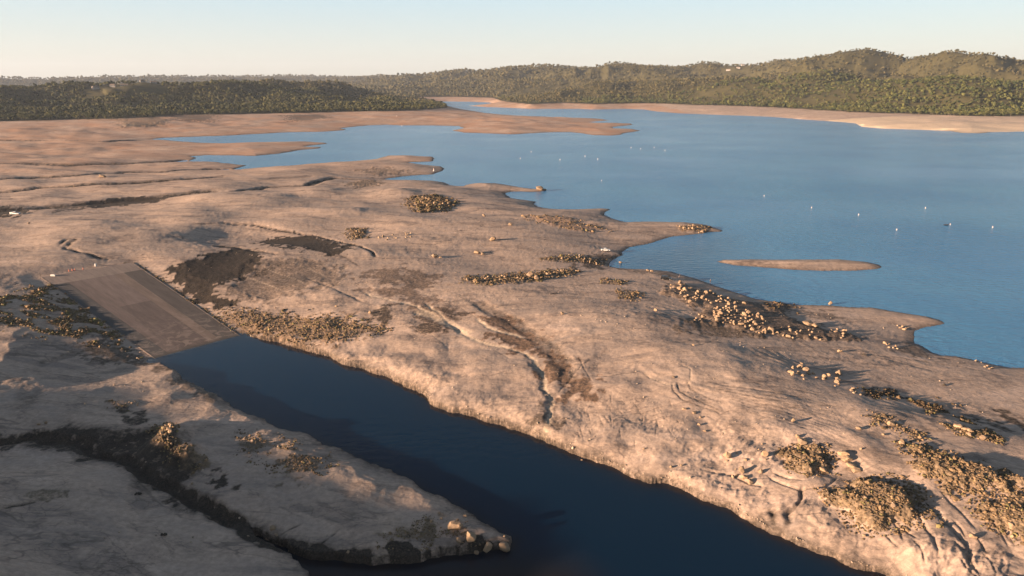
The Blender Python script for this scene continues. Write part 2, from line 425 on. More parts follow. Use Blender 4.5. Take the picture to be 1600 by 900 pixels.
# dark or stony grounds: polygon, edge softness m, (mud, green, rust, stones), lift m
PATCHES = [
 ([(0,680),(50,674),(120,682),(200,672),(238,684),(256,705),(256,730),(290,765),(330,795),(315,795),(270,770),(225,742),(180,722),(130,706),(60,696),(0,702)], 2.2, (.7,.05,.1,0), -.25),
 ([(195,640),(230,640),(232,660),(205,665)], 2, (.7,0,0,0), 0), ([(300,740),(340,738),(368,748),(362,768),(320,765)], 1.6, (.8,0,.2,0), -.25),
 ([(620,855),(700,850),(770,858),(700,870),(650,878),(600,880)], 2.0, (.85,0,.1,0), 0),
 # scrub left of the ramp
 ([(-80,470),(0,465),(40,455),(80,445),(105,460),(140,492),(185,525),(170,532),(100,530),(60,522),(50,508),(0,512),(-60,520)], 3.5, (.22,.6,.1,.8), .3),
 ([(66,434),(82,438),(110,460),(150,500),(200,545),(232,562),(205,560),(165,520),(120,482),(88,455)], 1.2, (.25,.6,.1,1), .4),
 ([(150,530),(200,540),(240,562),(262,580),(225,572),(180,565),(120,555)], 3.5, (.6,.2,0,.1), 0),
 ([(262,580),(300,600),(340,625),(300,612),(262,592)], 2, (.5,.1,0,.2), 0),
 # riprap along the right edge of the ramp and dark ground behind
 ([(200,410),(212,408),(240,425),(270,445),(305,470),(330,485),(372,515),(372,524),(340,505),(305,480),(262,452),(232,430)], 1.0, (.45,.4,0,1), .35),
 ([(258,422),(300,405),(330,396),(360,388),(395,390),(405,403),(395,425),(372,440),(340,450),(345,465),(375,472),(340,480),(310,470),(280,445)], 2.4, (1.0,.1,0,.1), -.2),
 ([(335,382),(370,385),(405,392),(408,402),(380,398)], 1.6, (.8,.2,0,.1), 0),
 ([(400,375),(440,370),(490,368),(530,378),(548,392),(520,402),(490,395),(450,385),(410,382)], 4, (1.0,.05,0,0), -.2),
 ([(340,450),(400,405),(470,402),(530,418),(540,438),(430,470),(380,472)], 4, (.5,0,0,0), -.3),  # grey bench, its flat shade painted in with the mud mask
 ([(395,420),(440,412),(440,420),(400,430)], 2, (.7,0,0,0), 0), ([(425,420),(480,437),(470,441),(400,425)], 1.2, (.6,0,0,0), 0), ([(380,425),(450,442),(445,447),(370,432)], 1.2, (.5,0,0,0), 0),
 # stony slope at the head of the channel
 ([(338,484),(380,482),(430,490),(480,495),(560,500),(610,515),(560,525),(520,530),(470,540),(430,530),(400,524),(375,520)], 3.5, (.1,.4,.5,.55), .2),
 ([(640,510),(690,498),(700,515),(670,525)], 2, (.7,0,.2,0), 0), ([(588,482),(612,480),(610,500),(590,502)], 2, (.7,0,0,0), 0), ([(640,480),(690,478),(740,490),(700,500),(660,505)], 3, (.65,0,.25,0), 0),
 ([(560,425),(600,420),(680,428),(700,445),(640,452),(590,442)], 4, (.55,0,.2,0), 0), ([(560,450),(640,450),(690,470),(650,475),(590,462)], 3, (.5,0,.25,0), 0),
 ([(740,490),(800,498),(850,530),(890,570),(932,605),(930,625),(880,628),(862,600),(845,560),(800,545),(770,520)], 3, (.62,0,.7,.1), -.2),
 ([(840,640),(860,640),(870,665),(850,672)], 2, (.6,0,0,0), 0), ([(870,600),(930,600),(935,618),(880,628)], 2.5, (.55,0,.3,0), 0),
 # far left brown pool and dark slope
 ([(130,318),(190,308),(262,307),(250,314),(200,320),(150,326)], 2.5, (1,.1,.1,.0), -.3), ([(-40,322),(20,322),(45,330),(30,338),(-40,338)], 5, (.9,0,0,0), -.2),
 ([(100,322),(140,320),(130,328),(95,330)], 4, (.7,.1,0,0), 0),
 # rubble mounds lower right
 ([(1292,775),(1330,758),(1370,750),(1410,758),(1440,775),(1452,800),(1440,818),(1400,828),(1370,832),(1345,820),(1318,800)], 1.6, (.2,.25,.25,1), 1.7),
 ([(1226,712),(1245,700),(1290,702),(1304,722),(1298,738),(1262,742),(1235,732)], 1.2, (.12,.25,.2,1), 1.3),
 ([(1430,712),(1470,712),(1520,728),(1590,748),(1640,765),(1640,785),(1590,765),(1540,765),(1510,775),(1470,755),(1440,735)], 1.6, (.12,.25,.3,1), 1.5),
 ([(1530,785),(1570,765),(1640,775),(1640,835),(1600,840),(1560,828),(1530,808)], 1.6, (.1,.3,.3,1), 1.2),
 ([(1402,690),(1440,695),(1470,708),(1440,712),(1410,702)], 1.0, (.1,.4,.2,1), .8),
 ([(1424,624),(1460,624),(1505,640),(1490,648),(1445,638)], 1.5, (.8,.35,0,.8), .3), ([(1340,608),(1390,608),(1402,620),(1370,622)], 1.5, (.8,.3,0,.6), .2),
 ([(1450,640),(1500,655),(1560,685),(1555,692),(1500,680),(1460,655)], 1.4, (.3,.45,.1,1), .4), ([(1520,650),(1590,648),(1640,660),(1640,675),(1560,668)], 3, (.7,.2,0,.1), 0),
 ([(1340,645),(1400,660),(1470,690),(1440,690),(1380,670)], 2, (.1,.3,.1,.7), .1),
 ([(1420,536),(1440,545),(1470,558),(1450,566),(1410,550)], 2, (.5,0,0,.2), 0),
 # boulder field by the lake and darker ground around it
 ([(1030,447),(1060,444),(1110,458),(1160,470),(1205,480),(1230,495),(1290,515),(1335,525),(1320,535),(1240,532),(1190,525),(1140,512),(1090,505),(1090,480),(1050,465)], 3, (.55,.2,.15,.2), .9),
 ([(1200,470),(1240,476),(1232,490),(1200,486)], 2, (.6,.1,0,.4), .4), ([(1240,484),(1300,488),(1320,500),(1280,500)], 3, (.5,0,0,0), 0),
 ([(930,400),(975,398),(955,412),(945,420),(900,418),(905,408)], 3, (.65,.1,.1,.2), 0), ([(960,418),(1000,421),(1060,430),(1050,433),(990,425)], 2.5, (.5,0,0,0), 0),
 ([(640,312),(680,305),(712,318),(700,328),(660,332),(645,325)], 3, (.5,.45,.2,.8), 1.0), ([(545,358),(570,358),(570,372),(550,375)], 2, (.4,.4,.3,.7), .6),
 ([(720,435),(800,428),(900,420),(900,428),(830,440),(740,445)], 2.5, (.35,.35,0,.6), .3), ([(845,405),(900,398),(945,408),(940,414),(880,408)], 2, (.35,.4,0,.6), .4),
 ([(940,435),(980,440),(975,446),(945,442)], 2, (.3,.5,.2,.6), .3), ([(970,452),(1000,458),(990,470),(970,465)], 2, (.3,.4,.1,.6), .2), ([(1050,510),(1090,500),(1160,515),(1200,528),(1140,527),(1080,520)], 3, (.35,.5,.2,.2), 0),
 # grass scars near and far
 ([(55,768),(90,762),(112,768),(100,780),(65,780)], 1.2, (.1,.6,0,.2), 0), ([(240,668),(262,665),(280,700),(320,728),(300,735),(262,720),(250,690)], 1.5, (.1,.3,.35,.9), .7),
 ([(170,628),(215,625),(225,637),(190,640)], 1.3, (.35,.4,.1,.8), .4), ([(380,680),(440,695),(510,730),(470,740),(400,710)], 3, (.2,.2,.05,.7), 0), ([(600,815),(700,820),(740,845),(660,845),(600,830)], 2.5, (.1,.35,.1,.7), 0),
 ([(180,186),(240,184),(270,188),(250,198),(190,200)], 10, (.1,.6,.1,.2), 1), ([(260,178),(340,180),(330,190),(270,188)], 12, (.6,.3,0,.1), 0), ([(440,180),(500,179),(520,184),(460,190)], 12, (.6,.2,0,.1), 0),
 ([(540,285),(580,280),(600,286),(560,296)], 4, (.2,.3,.1,.6), .3), ([(550,266),(600,262),(640,268),(590,276)], 8, (.3,.1,0,.4), .3),
 ([(1080,352),(1110,354),(1105,362),(1070,362),(1060,355)], 2, (.1,.2,.3,.6), .6), ([(820,335),(860,338),(960,360),(900,362),(830,345)], 3, (.1,.1,.5,.3), .5),
]
PATCH_W = [(ground_px(p), s, k, l) for p, s, k, l in PATCHES]
# hummocks: px, py, radius x m, radius y m, height
HUMMOCKS = [(1125,578,16,9,1.6),(1000,500,18,8,1.2),(930,610,14,8,1.0),(960,540,12,10,.9),(560,330,16,16,1.6),(700,380,25,10,1.4),(430,352,25,14,1.0),(620,300,22,30,2.2),
 (500,300,20,30,2.0),(560,395,14,8,1.0),(620,565,10,5,1.3),(560,570,6,5,1.4),(700,600,10,6,1.4),(750,640,8,4,1.2),(400,515,7,5,1.0),(660,590,8,4,1.0),(1240,670,8,4,.6),(880,345,30,8,1.8),
 (990,515,20,6,.8),(1420,655,14,7,1.2),(340,770,5,3,.5),(420,820,7,4,.2),(258,690,4,7,2.6),(285,712,3,4,1.6),(372,778,4,2,.8),(1400,197,60,30,3),(1360,195,40,20,3),(1480,203,50,20,3),(1270,184,60,25,3),(90,410,20,14,.9),(470,330,26,18,1.0),(250,345,30,16,-1.3),(320,375,18,10,-1.0),(660,350,22,10,-.9),(30,590,14,7,1.2),(120,380,14,10,1.0),(200,350,30,12,-.8),(330,365,25,14,-.9),
 (1400,880,8,5,.8),(1530,870,7,5,1.2),(1450,850,5,3,.7),(1300,830,4,3,.7),(1220,800,4,3,.8),(740,660,5,3,.9),(830,670,6,3,.8),(950,600,16,6,.6),(1300,590,24,7,-.5),(800,590,12,6,.9)]
HUMMOCKS = [(a, b, rx, ry, h * (.5 if b > 505 and a > 380 else 1)) for a, b, rx, ry, h in HUMMOCKS]
HUM_W = [(ground_px([h[:2]])[0], *h[2:]) for h in HUMMOCKS]
RUG = ground_px([(1190,810),(1250,770),(1290,800),(1350,838),(1440,840),(1540,850),(1640,850),(1700,1000),(1500,1000),(1380,905),(1280,865)])
RUG2 = ground_px([(840,610),(900,620),(1000,615),(1080,660),(1060,700),(960,690),(880,660)])
ROCKY = ground_px([(1060,700),(1130,660),(1230,660),(1290,690),(1230,760),(1200,830),(1130,790),(1010,745)])

def terrain(X, Y, full=True):
    X = np.asarray(X, float)
    Y = np.asarray(Y, float)
    z, dl, dc, dt, forest, r = base(X, Y)
    ds = np.minimum(dl, dc)
    land = sstep(0, 6, ds)
    mask = np.zeros((4,) + X.shape)
    near = r < 900
    wx, wy = fbm(X, Y, 9.0, 3, off=1.7), fbm(X, Y, 9.0, 3, off=6.1)

    def box(P, pad):
        return near & (X > P[:, 0].min() - pad) & (X < P[:, 0].max() + pad) & (Y > P[:, 1].min() - pad) & (Y < P[:, 1].max() + pad) if P[:, 1].max() < 850 else \
            (X > P[:, 0].min() - pad) & (X < P[:, 0].max() + pad) & (Y > P[:, 1].min() - pad) & (Y < P[:, 1].max() + pad)
    for (c, rx, ry, h) in HUM_W:
        z = z + land * h * np.exp(-((X - c[0] + 2 * wx) / rx) ** 2 - ((Y - c[1] + 2 * wy) / ry) ** 2)
    fine = fbm(X, Y, 3.1, 4, off=4.0)
    gap = fbm(X * .8 + Y * .3, Y * 1.5, 8.5, 3, off=27.)
    for P, soft, k, lift in PATCH_W:
        m = box(P, 12)
        if not m.any():
            continue
        d = sdf(X[m], Y[m], P) + wx[m] * soft * 1.6 + fine[m] * soft * 0.9
        a = 1 - sstep(-soft * .45, soft * 0.35, d + fine[m] * soft * .5)
        if k[3] >= .7 and lift < .5:
            a = a * (.12 + .88 * sstep(-.28, .18, gap[m]))
        for i in range(4):
            mask[i][m] = np.maximum(mask[i][m], a * k[i]) if k[i] else mask[i][m]
        z[m] += land[m] * lift * (1 - sstep(-soft * 2.2, soft * .3, d))
    for P, w, dep, mu, pa in STROKES_W:
        m = box(P, w * 5 + 6)
        if not m.any():
            continue
        xs, ys = X[m] + wx[m] * min(w, 1.2), Y[m] + wy[m] * min(w, 1.2)
        d, par = seg_dist(xs, ys, P)
        ends = sstep(0, .4, par) * sstep(0, .4, len(P) - 1 - par) * .8 + .2
        g = np.exp(-np.minimum((d / w) ** 4, 60)) * ends if w > 1.5 else np.exp(-(d / w) ** 2) * ends
        z[m] -= land[m] * dep * g
        g2 = np.exp(-np.minimum((d / (w * 1.2)) ** (4 if w > 1.5 else 2), 60)) * ends
        if mu:
            mask[0][m] = np.maximum(mask[0][m], mu * g2 * (1 + .5 * fine[m]))
        if pa:
            mask[3][m] = mask[3][m] * (1 - g2 * pa)
            mask[0][m] = mask[0][m] * (1 - g2 * pa)
            mask[2][m] = np.where(g2 * pa > .3, -pa * g2, mask[2][m])
    # eroded rock of the channel's sunlit bank, broken bedrock in the near corner
    if (near).any():
        bank = np.exp(-((dc - 4) / 5.0) ** 2) * (dc > 0)
        side = sstep(-20, 30, X + 0.62 * (260 - Y) * 0 - np.interp(Y, [90, 130, 180, 210], [60, 10, -60, -110]))
        er = ridged(X * .8 + Y * .5, (Y * .8 - X * .5) * 2.2, 6.0, 3, 1.1)
        z = z + bank * (0.25 + .75 * side) * (er * .09 + .08 * ridged(X * .9 + Y * .44, (Y * .9 - X * .44) * 1.15, 3.4, 4, 7.7) * (.4 + 1.2 * np.clip(fbm(X, Y, 15.0, 2, off=3.) + .4, 0, 1))) * sstep(0, 2, ds) * near
        m = near & (X > -20) & (X < 220) & (Y < 330)
        if m.any():
            xs, ys = X[m], Y[m]
            for P, amp, sc in ((RUG, .34, 3.8), (ROCKY, .20, 4.0), (RUG2, .09, 2.0)):
                a = 1 - sstep(-5, 3, sdf(xs, ys, P) + 3 * wx[m])
                q = ridged((xs * .87 + ys * .5) * .6, (ys * .87 - xs * .5) * 1.7, sc, 4, 5.5)
                z[m] += a * amp * (q - .3) * land[m]
        # faint strandlines left by the falling water
        sa = sstep(.0, .5, fbm(X, Y, 38.0, 2, off=14.)) * sstep(1, 8, ds) * (1 - sstep(300, 520, r))
        z = z + sa * .040 * np.sin(6.2832 * (z + .25 * fbm(X, Y, 20.0, 3, off=15.)) / .42)
        # small wrinkles everywhere
        st = sstep(.1, .6, mask[3])
        z = z + land * near * (0.045 * fbm(X, Y, 2.4, 3, off=9.1) + .05 * fbm(X * .6 + Y * .3, Y, 14.0, 3, off=2.2) + .075 * sstep(.0, .45, fbm(X, Y, 26.0, 2, off=51.)) * ridged((X * .85 + Y * .5) * .45, (Y * .85 - X * .5), 2.6, 3, 8.2)) + near * land * st * .16 * fbm(X, Y, 1.1, 2, off=.4)
    # the ramp's bed is cut flat
    rp = np.array(RAMP)
    m = near & (X > rp[:, 0].min() - 12) & (X < rp[:, 0].max() + 12) & (Y > rp[:, 1].min() - 12) & (Y < rp[:, 1].max() + 12)
    if m.any():
        d = sdf(X[m], Y[m], rp)
        z[m] = z[m] * sstep(0.3, 9, d) + (ramp_z(X[m], Y[m]) - 0.14) * (1 - sstep(0.3, 9, d))
    if full:
        rr = fbm(X, Y, 60.0, 4, off=12.0)
        dist = sstep(500, 1100, r)
        mask[2] = np.where(mask[2] < 0, mask[2], np.clip(mask[2] + dist * (.55 + .5 * rr) * (X < 500), 0, 1))
        sandy = sstep(380, 700, X + 60 * rr) * dist * (~forest) * (Y < 1600) * np.exp(-ds / 260)
        mask[2] = np.where(sandy > .3, -sandy * .8, mask[2])
        mask[0] = np.maximum(mask[0], .7 * np.exp(-np.maximum(ds, 0) / (1.2 + r * .003)) * (r < 1500))
        # green ground above the old waterline
        gr = np.where(forest, 1.0, np.exp(-dt / 35.0) * .75 * sstep(-.3, .4, rr))
        mask[1] = np.maximum(mask[1], gr * (r > 900))
    return z, mask, ds, dt, forest, r


def hz(x, y):
    return terrain(np.atleast_1d(np.asarray(x, float)), np.atleast_1d(np.asarray(y, float)), False)[0]


def on_ground(pts):
    """pixels -> 3D points on the finished terrain"""
    a = np.array(pts, float).reshape(-1, 2)
    z = np.full(len(a), 4.0)
    for _ in range(7):
        x, y = unproj(a[:, 0], a[:, 1], z)
        z = 0.4 * z + 0.6 * np.maximum(hz(x, y), 0)
    x, y = unproj(a[:, 0], a[:, 1], z)
    return np.stack([x, y, np.maximum(hz(x, y), 0)], 1)


# ---------------------------------------------------------------- scene helpers
def tag(o, label=None, cat=None, group=None, kind=None):
    if label:
        o['label'] = label
    if cat:
        o['category'] = cat
    if group:
        o['group'] = group
    if kind:
        o['kind'] = kind
    return o


def link(name, me, mat=None, parent=None):
    o = bpy.data.objects.new(name, me)
    COL.objects.link(o)
    if mat is not None and me is not None and len(me.materials) == 0:
        me.materials.append(mat)
    if parent is not None:
        o.parent = parent
    return o


def empty(name, loc, rz=0.0):
    o = bpy.data.objects.new(name, None)
    o.location = loc
    o.rotation_euler = (0, 0, rz)
    o.empty_display_size = 0.5
    COL.objects.link(o)
    return o


def np_mesh(name, V, Fc, smooth=True):
    """V (n,3), Fc (m,k) with k 3 or 4"""
    me = bpy.data.meshes.new(name)
    V = np.ascontiguousarray(V, np.float32)
    Fc = np.ascontiguousarray(Fc, np.int32)
    m, k = Fc.shape
    me.vertices.add(len(V))
    me.vertices.foreach_set('co', V.ravel())
    me.loops.add(m * k)
    me.loops.foreach_set('vertex_index', Fc.ravel())
    me.polygons.add(m)
    me.polygons.foreach_set('loop_start', np.arange(0, m * k, k, dtype=np.int32))
    me.polygons.foreach_set('loop_total', np.full(m, k, np.int32))
    me.polygons.foreach_set('use_smooth', np.full(m, smooth, bool))
    me.update(calc_edges=True)
    return me


def bm_mesh(name, bm, smooth=False):
    me = bpy.data.meshes.new(name)
    for f in bm.faces:
        f.smooth = smooth
    bm.to_mesh(me)
    bm.free()
    return me


def nodes(name):
    m = bpy.data.materials.new(name)
    m.use_nodes = True
    nt = m.node_tree
    for n in list(nt.nodes):
        if n.type not in ('BSDF_PRINCIPLED', 'OUTPUT_MATERIAL'):
            nt.nodes.remove(n)
    return m, nt, nt.nodes['Principled BSDF']


def N(nt, t, **kw):
    n = nt.nodes.new(t)
    for k, v in kw.items():
        if k.startswith('i_'):
            n.inputs[int(k[2:]) if k[2:].isdigit() else k[2:]].default_value = v
        else:
            setattr(n, k, v)
    return n


def mixc(nt, fac, a, b, mode='MIX'):
    n = nt.nodes.new('ShaderNodeMix')
    n.data_type = 'RGBA'
    n.blend_type = mode
    for sock, v in ((n.inputs[0], fac), (n.inputs[6], a), (n.inputs[7], b)):
        if isinstance(v, (int, float)):
            sock.default_value = v
        elif isinstance(v, tuple):
            sock.default_value = v if len(v) == 4 else (*v, 1)
        else:
            nt.links.new(v, sock)
    return n.outputs[2]


def math_n(nt, op, a, b=0.0, clamp=False):
    n = nt.nodes.new('ShaderNodeMath')
    n.operation = op
    n.use_clamp = clamp
    for i, v in enumerate((a, b)):
        if isinstance(v, (int, float)):
            n.inputs[i].default_value = v
        else:
            nt.links.new(v, n.inputs[i])
    return n.outputs[0]


def noise_n(nt, scale, vec=None, detail=4, rough=.55, dist=0.0):
    n = nt.nodes.new('ShaderNodeTexNoise')
    n.inputs['Scale'].default_value = scale
    n.inputs['Detail'].default_value = detail
    n.inputs['Roughness'].default_value = rough
    n.inputs['Distortion'].default_value = dist
    if vec is not None:
        nt.links.new(vec, n.inputs['Vector'])
    return n.outputs['Fac']


def ramp_n(nt, fac, lo, hi, a=0.0, b=1.0):
    n = nt.nodes.new('ShaderNodeMapRange')
    n.inputs[1].default_value, n.inputs[2].default_value, n.inputs[3].default_value, n.inputs[4].default_value = lo, hi, a, b
    nt.links.new(fac, n.inputs[0])
    return n.outputs[0]


def simple_mat(name, col, rough=.6, metal=0.0, var=0.15, scale=8.0, bump=0.0, spec=.4):
    m, nt, p = nodes(name)
    tc = N(nt, 'ShaderNodeTexCoord')
    nz = noise_n(nt, scale, tc.outputs['Object'])
    f = ramp_n(nt, nz, .3, .7)
    a = tuple(c * (1 - var) for c in col)
    b = tuple(min(1, c * (1 + var)) for c in col)
    nt.links.new(mixc(nt, f, a, b), p.inputs['Base Color'])
    p.inputs['Roughness'].default_value = rough
    p.inputs['Metallic'].default_value = metal
    p.inputs['Specular IOR Level'].default_value = spec
    if bump:
        bn = N(nt, 'ShaderNodeBump')
        bn.inputs['Strength'].default_value = bump
        nt.links.new(nz, bn.inputs['Height'])
        nt.links.new(bn.outputs[0], p.inputs['Normal'])
    return m


# ---------------------------------------------------------------- ground material
gm, nt, P_ = nodes('reservoir_bed')
geo = N(nt, 'ShaderNodeNewGeometry')
pos = geo.outputs['Position']
att = N(nt, 'ShaderNodeAttribute', attribute_name='mask')
sep = N(nt, 'ShaderNodeSeparateColor')
nt.links.new(att.outputs['Color'], sep.inputs[0])
mud, grn, rst = sep.outputs[0], sep.outputs[1], sep.outputs[2]
stn = att.outputs['Alpha']
mp = N(nt, 'ShaderNodeMapping')
mp.inputs['Scale'].default_value = (.55, 1.0, 1.0)
mp.inputs['Rotation'].default_value = (0, 0, R(28))
nt.links.new(pos, mp.inputs[0])
n_big = noise_n(nt, .018, mp.outputs[0], 6, .6, .6)
n_mid = noise_n(nt, .11, mp.outputs[0], 6, .62, .8)
n_small = noise_n(nt, .9, pos, 6, .65)
n_fine = noise_n(nt, 3.2, pos, 4, .7)
c = mixc(nt, ramp_n(nt, n_big, .35, .66), (.49, .36, .280), (.31, .25, .215))
c = mixc(nt, ramp_n(nt, n_mid, .38, .62), c, (.53, .385, .290))
c = mixc(nt, math_n(nt, 'MULTIPLY', ramp_n(nt, n_mid, .52, .64), .75), c, (.215, .17, .148))
mps = N(nt, 'ShaderNodeMapping')
mps.inputs['Scale'].default_value = (.22, 1.0, 1.0)
mps.inputs['Rotation'].default_value = (0, 0, R(-8))
nt.links.new(pos, mps.inputs[0])
n_str = noise_n(nt, .06, mps.outputs[0], 7, .68, 1.2)
c = mixc(nt, math_n(nt, 'MULTIPLY', ramp_n(nt, n_str, .52, .64), .6), c, (.20, .165, .150))
c = mixc(nt, math_n(nt, 'MULTIPLY', ramp_n(nt, n_str, .44, .34), .5), c, (.60, .455, .37))
mpl = N(nt, 'ShaderNodeMapping')
mpl.inputs['Scale'].default_value = (.4, 1.0, 1.0)
mpl.inputs['Rotation'].default_value = (0, 0, R(14))
nt.links.new(pos, mpl.inputs[0])
for sc_, wd_, am_ in ((.022, .007, .55), (.07, .010, .45), (.21, .014, .30)):        # thin dark rills and strandlines
    nl = noise_n(nt, sc_, mpl.outputs[0], 5, .55, .7)
    ln = ramp_n(nt, math_n(nt, 'ABSOLUTE', math_n(nt, 'SUBTRACT', nl, .5)), wd_ * .35, wd_, 1, 0)
    c = mixc(nt, math_n(nt, 'MULTIPLY', math_n(nt, 'MULTIPLY', ln, ramp_n(nt, n_mid, .40, .55)), am_), c, (.13, .10, .085))
# rust (positive) and pale silt (negative) ground
c = mixc(nt, math_n(nt, 'MULTIPLY', rst, .75, True), c, (.40, .205, .115))
c = mixc(nt, math_n(nt, 'MULTIPLY', rst, -1.0, True), c, (.70, .55, .39))
c = mixc(nt, ramp_n(nt, n_small, .35, .7), c, mixc(nt, .42, c, (.13, .105, .09)))
c = mixc(nt, ramp_n(nt, n_fine, .62, .75), c, mixc(nt, .5, c, (.09, .075, .06)))
vc = N(nt, 'ShaderNodeTexVoronoi', feature='DISTANCE_TO_EDGE')
vc.inputs['Scale'].default_value = .42
mpc = N(nt, 'ShaderNodeMapping')
mpc.inputs['Scale'].default_value = (.6, 1.3, 1.5)
mpc.inputs['Rotation'].default_value = (0, 0, R(-35))
nt.links.new(pos, mpc.inputs[0])
wob = N(nt, 'ShaderNodeVectorMath', operation='ADD')
nzc = N(nt, 'ShaderNodeTexNoise')
nzc.inputs['Scale'].default_value = .8
nt.links.new(pos, nzc.inputs['Vector'])
nt.links.new(mpc.outputs[0], wob.inputs[0])
nt.links.new(nzc.outputs['Color'], wob.inputs[1])
nt.links.new(wob.outputs[0], vc.inputs['Vector'])
crack = math_n(nt, 'MULTIPLY', ramp_n(nt, vc.outputs['Distance'], .0, .05, 1, 0), ramp_n(nt, n_mid, .5, .66), True)
c = mixc(nt, math_n(nt, 'MULTIPLY', crack, .55), c, (.09, .07, .055))
# stones
vor = N(nt, 'ShaderNodeTexVoronoi')
vor.inputs['Scale'].default_value = 1.5
nt.links.new(pos, vor.inputs['Vector'])
vsep = N(nt, 'ShaderNodeSeparateColor')
nt.links.new(vor.outputs['Color'], vsep.inputs[0])
stc = mixc(nt, vsep.outputs[0], (.10, .073, .047), (.26, .185, .115))
c = mixc(nt, math_n(nt, 'MULTIPLY', stn, .85), c, stc)
# green and dry growth
gc = mixc(nt, ramp_n(nt, n_mid, .38, .64), (.032, .034, .013), (.080, .074, .026))
gc = mixc(nt, ramp_n(nt, n_small, .35, .65), gc, (.058, .048, .026))
gfac = math_n(nt, 'MULTIPLY', grn, math_n(nt, 'ADD', ramp_n(nt, n_small, .35, .62), math_n(nt, 'MULTIPLY', math_n(nt, 'POWER', grn, 4.0), .95)), True)
c = mixc(nt, gfac, c, gc)
# wet mud
mc = mixc(nt, ramp_n(nt, n_small, .4, .7), (.026, .022, .018), (.062, .047, .037))
mfac = math_n(nt, 'MULTIPLY', mud, math_n(nt, 'ADD', math_n(nt, 'ADD', ramp_n(nt, n_small, .25, .6), .35), math_n(nt, 'POWER', math_n(nt, 'MAXIMUM', mud, 0.0), 5.0)), True)
mfac = math_n(nt, 'MULTIPLY', mfac, ramp_n(nt, n_fine, .28, .5, .8, 1.0), True)
c = mixc(nt, mfac, c, mc)
nt.links.new(c, P_.inputs['Base Color'])
P_.inputs['Roughness'].default_value = .92
P_.inputs['Specular IOR Level'].default_value = .15
b0 = N(nt, 'ShaderNodeBump')
b0.inputs['Strength'].default_value = .32
b0.inputs['Distance'].default_value = .55
nt.links.new(noise_n(nt, .30, mp.outputs[0], 5, .6, .5), b0.inputs['Height'])
b1 = N(nt, 'ShaderNodeBump')
nt.links.new(b0.outputs[0], b1.inputs['Normal'])
b1.inputs['Strength'].default_value = .6
b1.inputs['Distance'].default_value = .22
nt.links.new(n_small, b1.inputs['Height'])
b2 = N(nt, 'ShaderNodeBump')
b2.inputs['Strength'].default_value = .5
b2.inputs['Distance'].default_value = .06
nt.links.new(n_fine, b2.inputs['Height'])
nt.links.new(b1.outputs[0], b2.inputs['Normal'])
b3 = N(nt, 'ShaderNodeBump')
b3.inputs['Distance'].default_value = .3
nt.links.new(math_n(nt, 'MULTIPLY', stn, .9, True), b3.inputs['Strength'])
nt.links.new(vor.outputs['Distance'], b3.inputs['Height'])
b3.invert = True
nt.links.new(b2.outputs[0], b3.inputs['Normal'])
nt.links.new(b3.outputs[0], P_.inputs['Normal'])

# ---------------------------------------------------------------- ground mesh: one sheet to the horizon, finer towards the near bank
az = np.concatenate([np.arange(-180, -60, 4.0), np.arange(-60, -41, .5), np.arange(-41, 41, .066), np.arange(41, 60, .5), np.arange(60, 180, 4.0)])
rr_ = [2.0, 8, 20, 35, 50, 62, 70, 76, 80]
while rr_[-1] < 14000:
    q = rr_[-1]
    rr_.append(q + max(.22, min(q * q / 62000.0, .0058 * q)))
rr_ += [16000, 20000, 30000, 45000]
rad = np.array(rr_)
A, RR = np.meshgrid(np.radians(az), rad)
X, Y = RR * np.sin(A), RR * np.cos(A)
Z, MK, DS, DT, FO, _ = terrain(X.ravel(), Y.ravel())
nr, nc = X.shape
V = np.stack([X.ravel(), Y.ravel(), Z], 1)
V = np.concatenate([V, [[0, 0, Z[:nc].mean()]]])
i, j = np.meshgrid(np.arange(nr - 1), np.arange(nc), indexing='ij')
j2 = (j + 1) % nc
Q = np.stack([i * nc + j, i * nc + j2, (i + 1) * nc + j2, (i + 1) * nc + j], -1).reshape(-1, 4)
gme = np_mesh('ground', V, Q)
ca = gme.color_attributes.new('mask', 'FLOAT_COLOR', 'POINT')
mm = np.concatenate([MK.T, [[0, 0, 0, 0]]]).astype(np.float32)
ca.data.foreach_set('color', np.ascontiguousarray(mm).ravel())
ground = tag(link('ground', gme, gm), kind='structure')

# ---------------------------------------------------------------- water
wm, nt, P_ = nodes('water')
geo = N(nt, 'ShaderNodeNewGeometry')
pos = geo.outputs['Position']
att = N(nt, 'ShaderNodeAttribute', attribute_name='depth')
sep = N(nt, 'ShaderNodeSeparateColor')
nt.links.new(att.outputs['Color'], sep.inputs[0])
calm, shal = sep.outputs[0], sep.outputs[1]
gcol = N(nt, 'ShaderNodeTexNoise')
gcol.inputs['Scale'].default_value = .010
gcol.inputs['Detail'].default_value = 6
nt.links.new(pos, gcol.inputs['Vector'])
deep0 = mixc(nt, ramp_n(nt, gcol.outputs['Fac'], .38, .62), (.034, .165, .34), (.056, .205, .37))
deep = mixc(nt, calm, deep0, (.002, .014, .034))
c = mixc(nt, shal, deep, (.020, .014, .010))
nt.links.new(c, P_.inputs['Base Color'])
P_.inputs['IOR'].default_value = 1.333
nt.links.new(ramp_n(nt, calm, 0, 1, .5, .30), P_.inputs['Specular IOR Level'])
nt.links.new(ramp_n(nt, calm, 0, 1, .20, .07), P_.inputs['Roughness'])
mp = N(nt, 'ShaderNodeMapping')
mp.inputs['Scale'].default_value = (.45, 1.0, 1.0)
mp.inputs['Rotation'].default_value = (0, 0, R(-12))
nt.links.new(pos, mp.inputs[0])
w1 = noise_n(nt, .45, mp.outputs[0], 5, .6, .3)
gust = noise_n(nt, .006, mp.outputs[0], 4, .6, .8)
bst = math_n(nt, 'MULTIPLY', ramp_n(nt, gust, .35, .65, .35, 1.0), ramp_n(nt, calm, 0, 1, 1.0, .09))
bn = N(nt, 'ShaderNodeBump')
bn.inputs['Distance'].default_value = 1.1
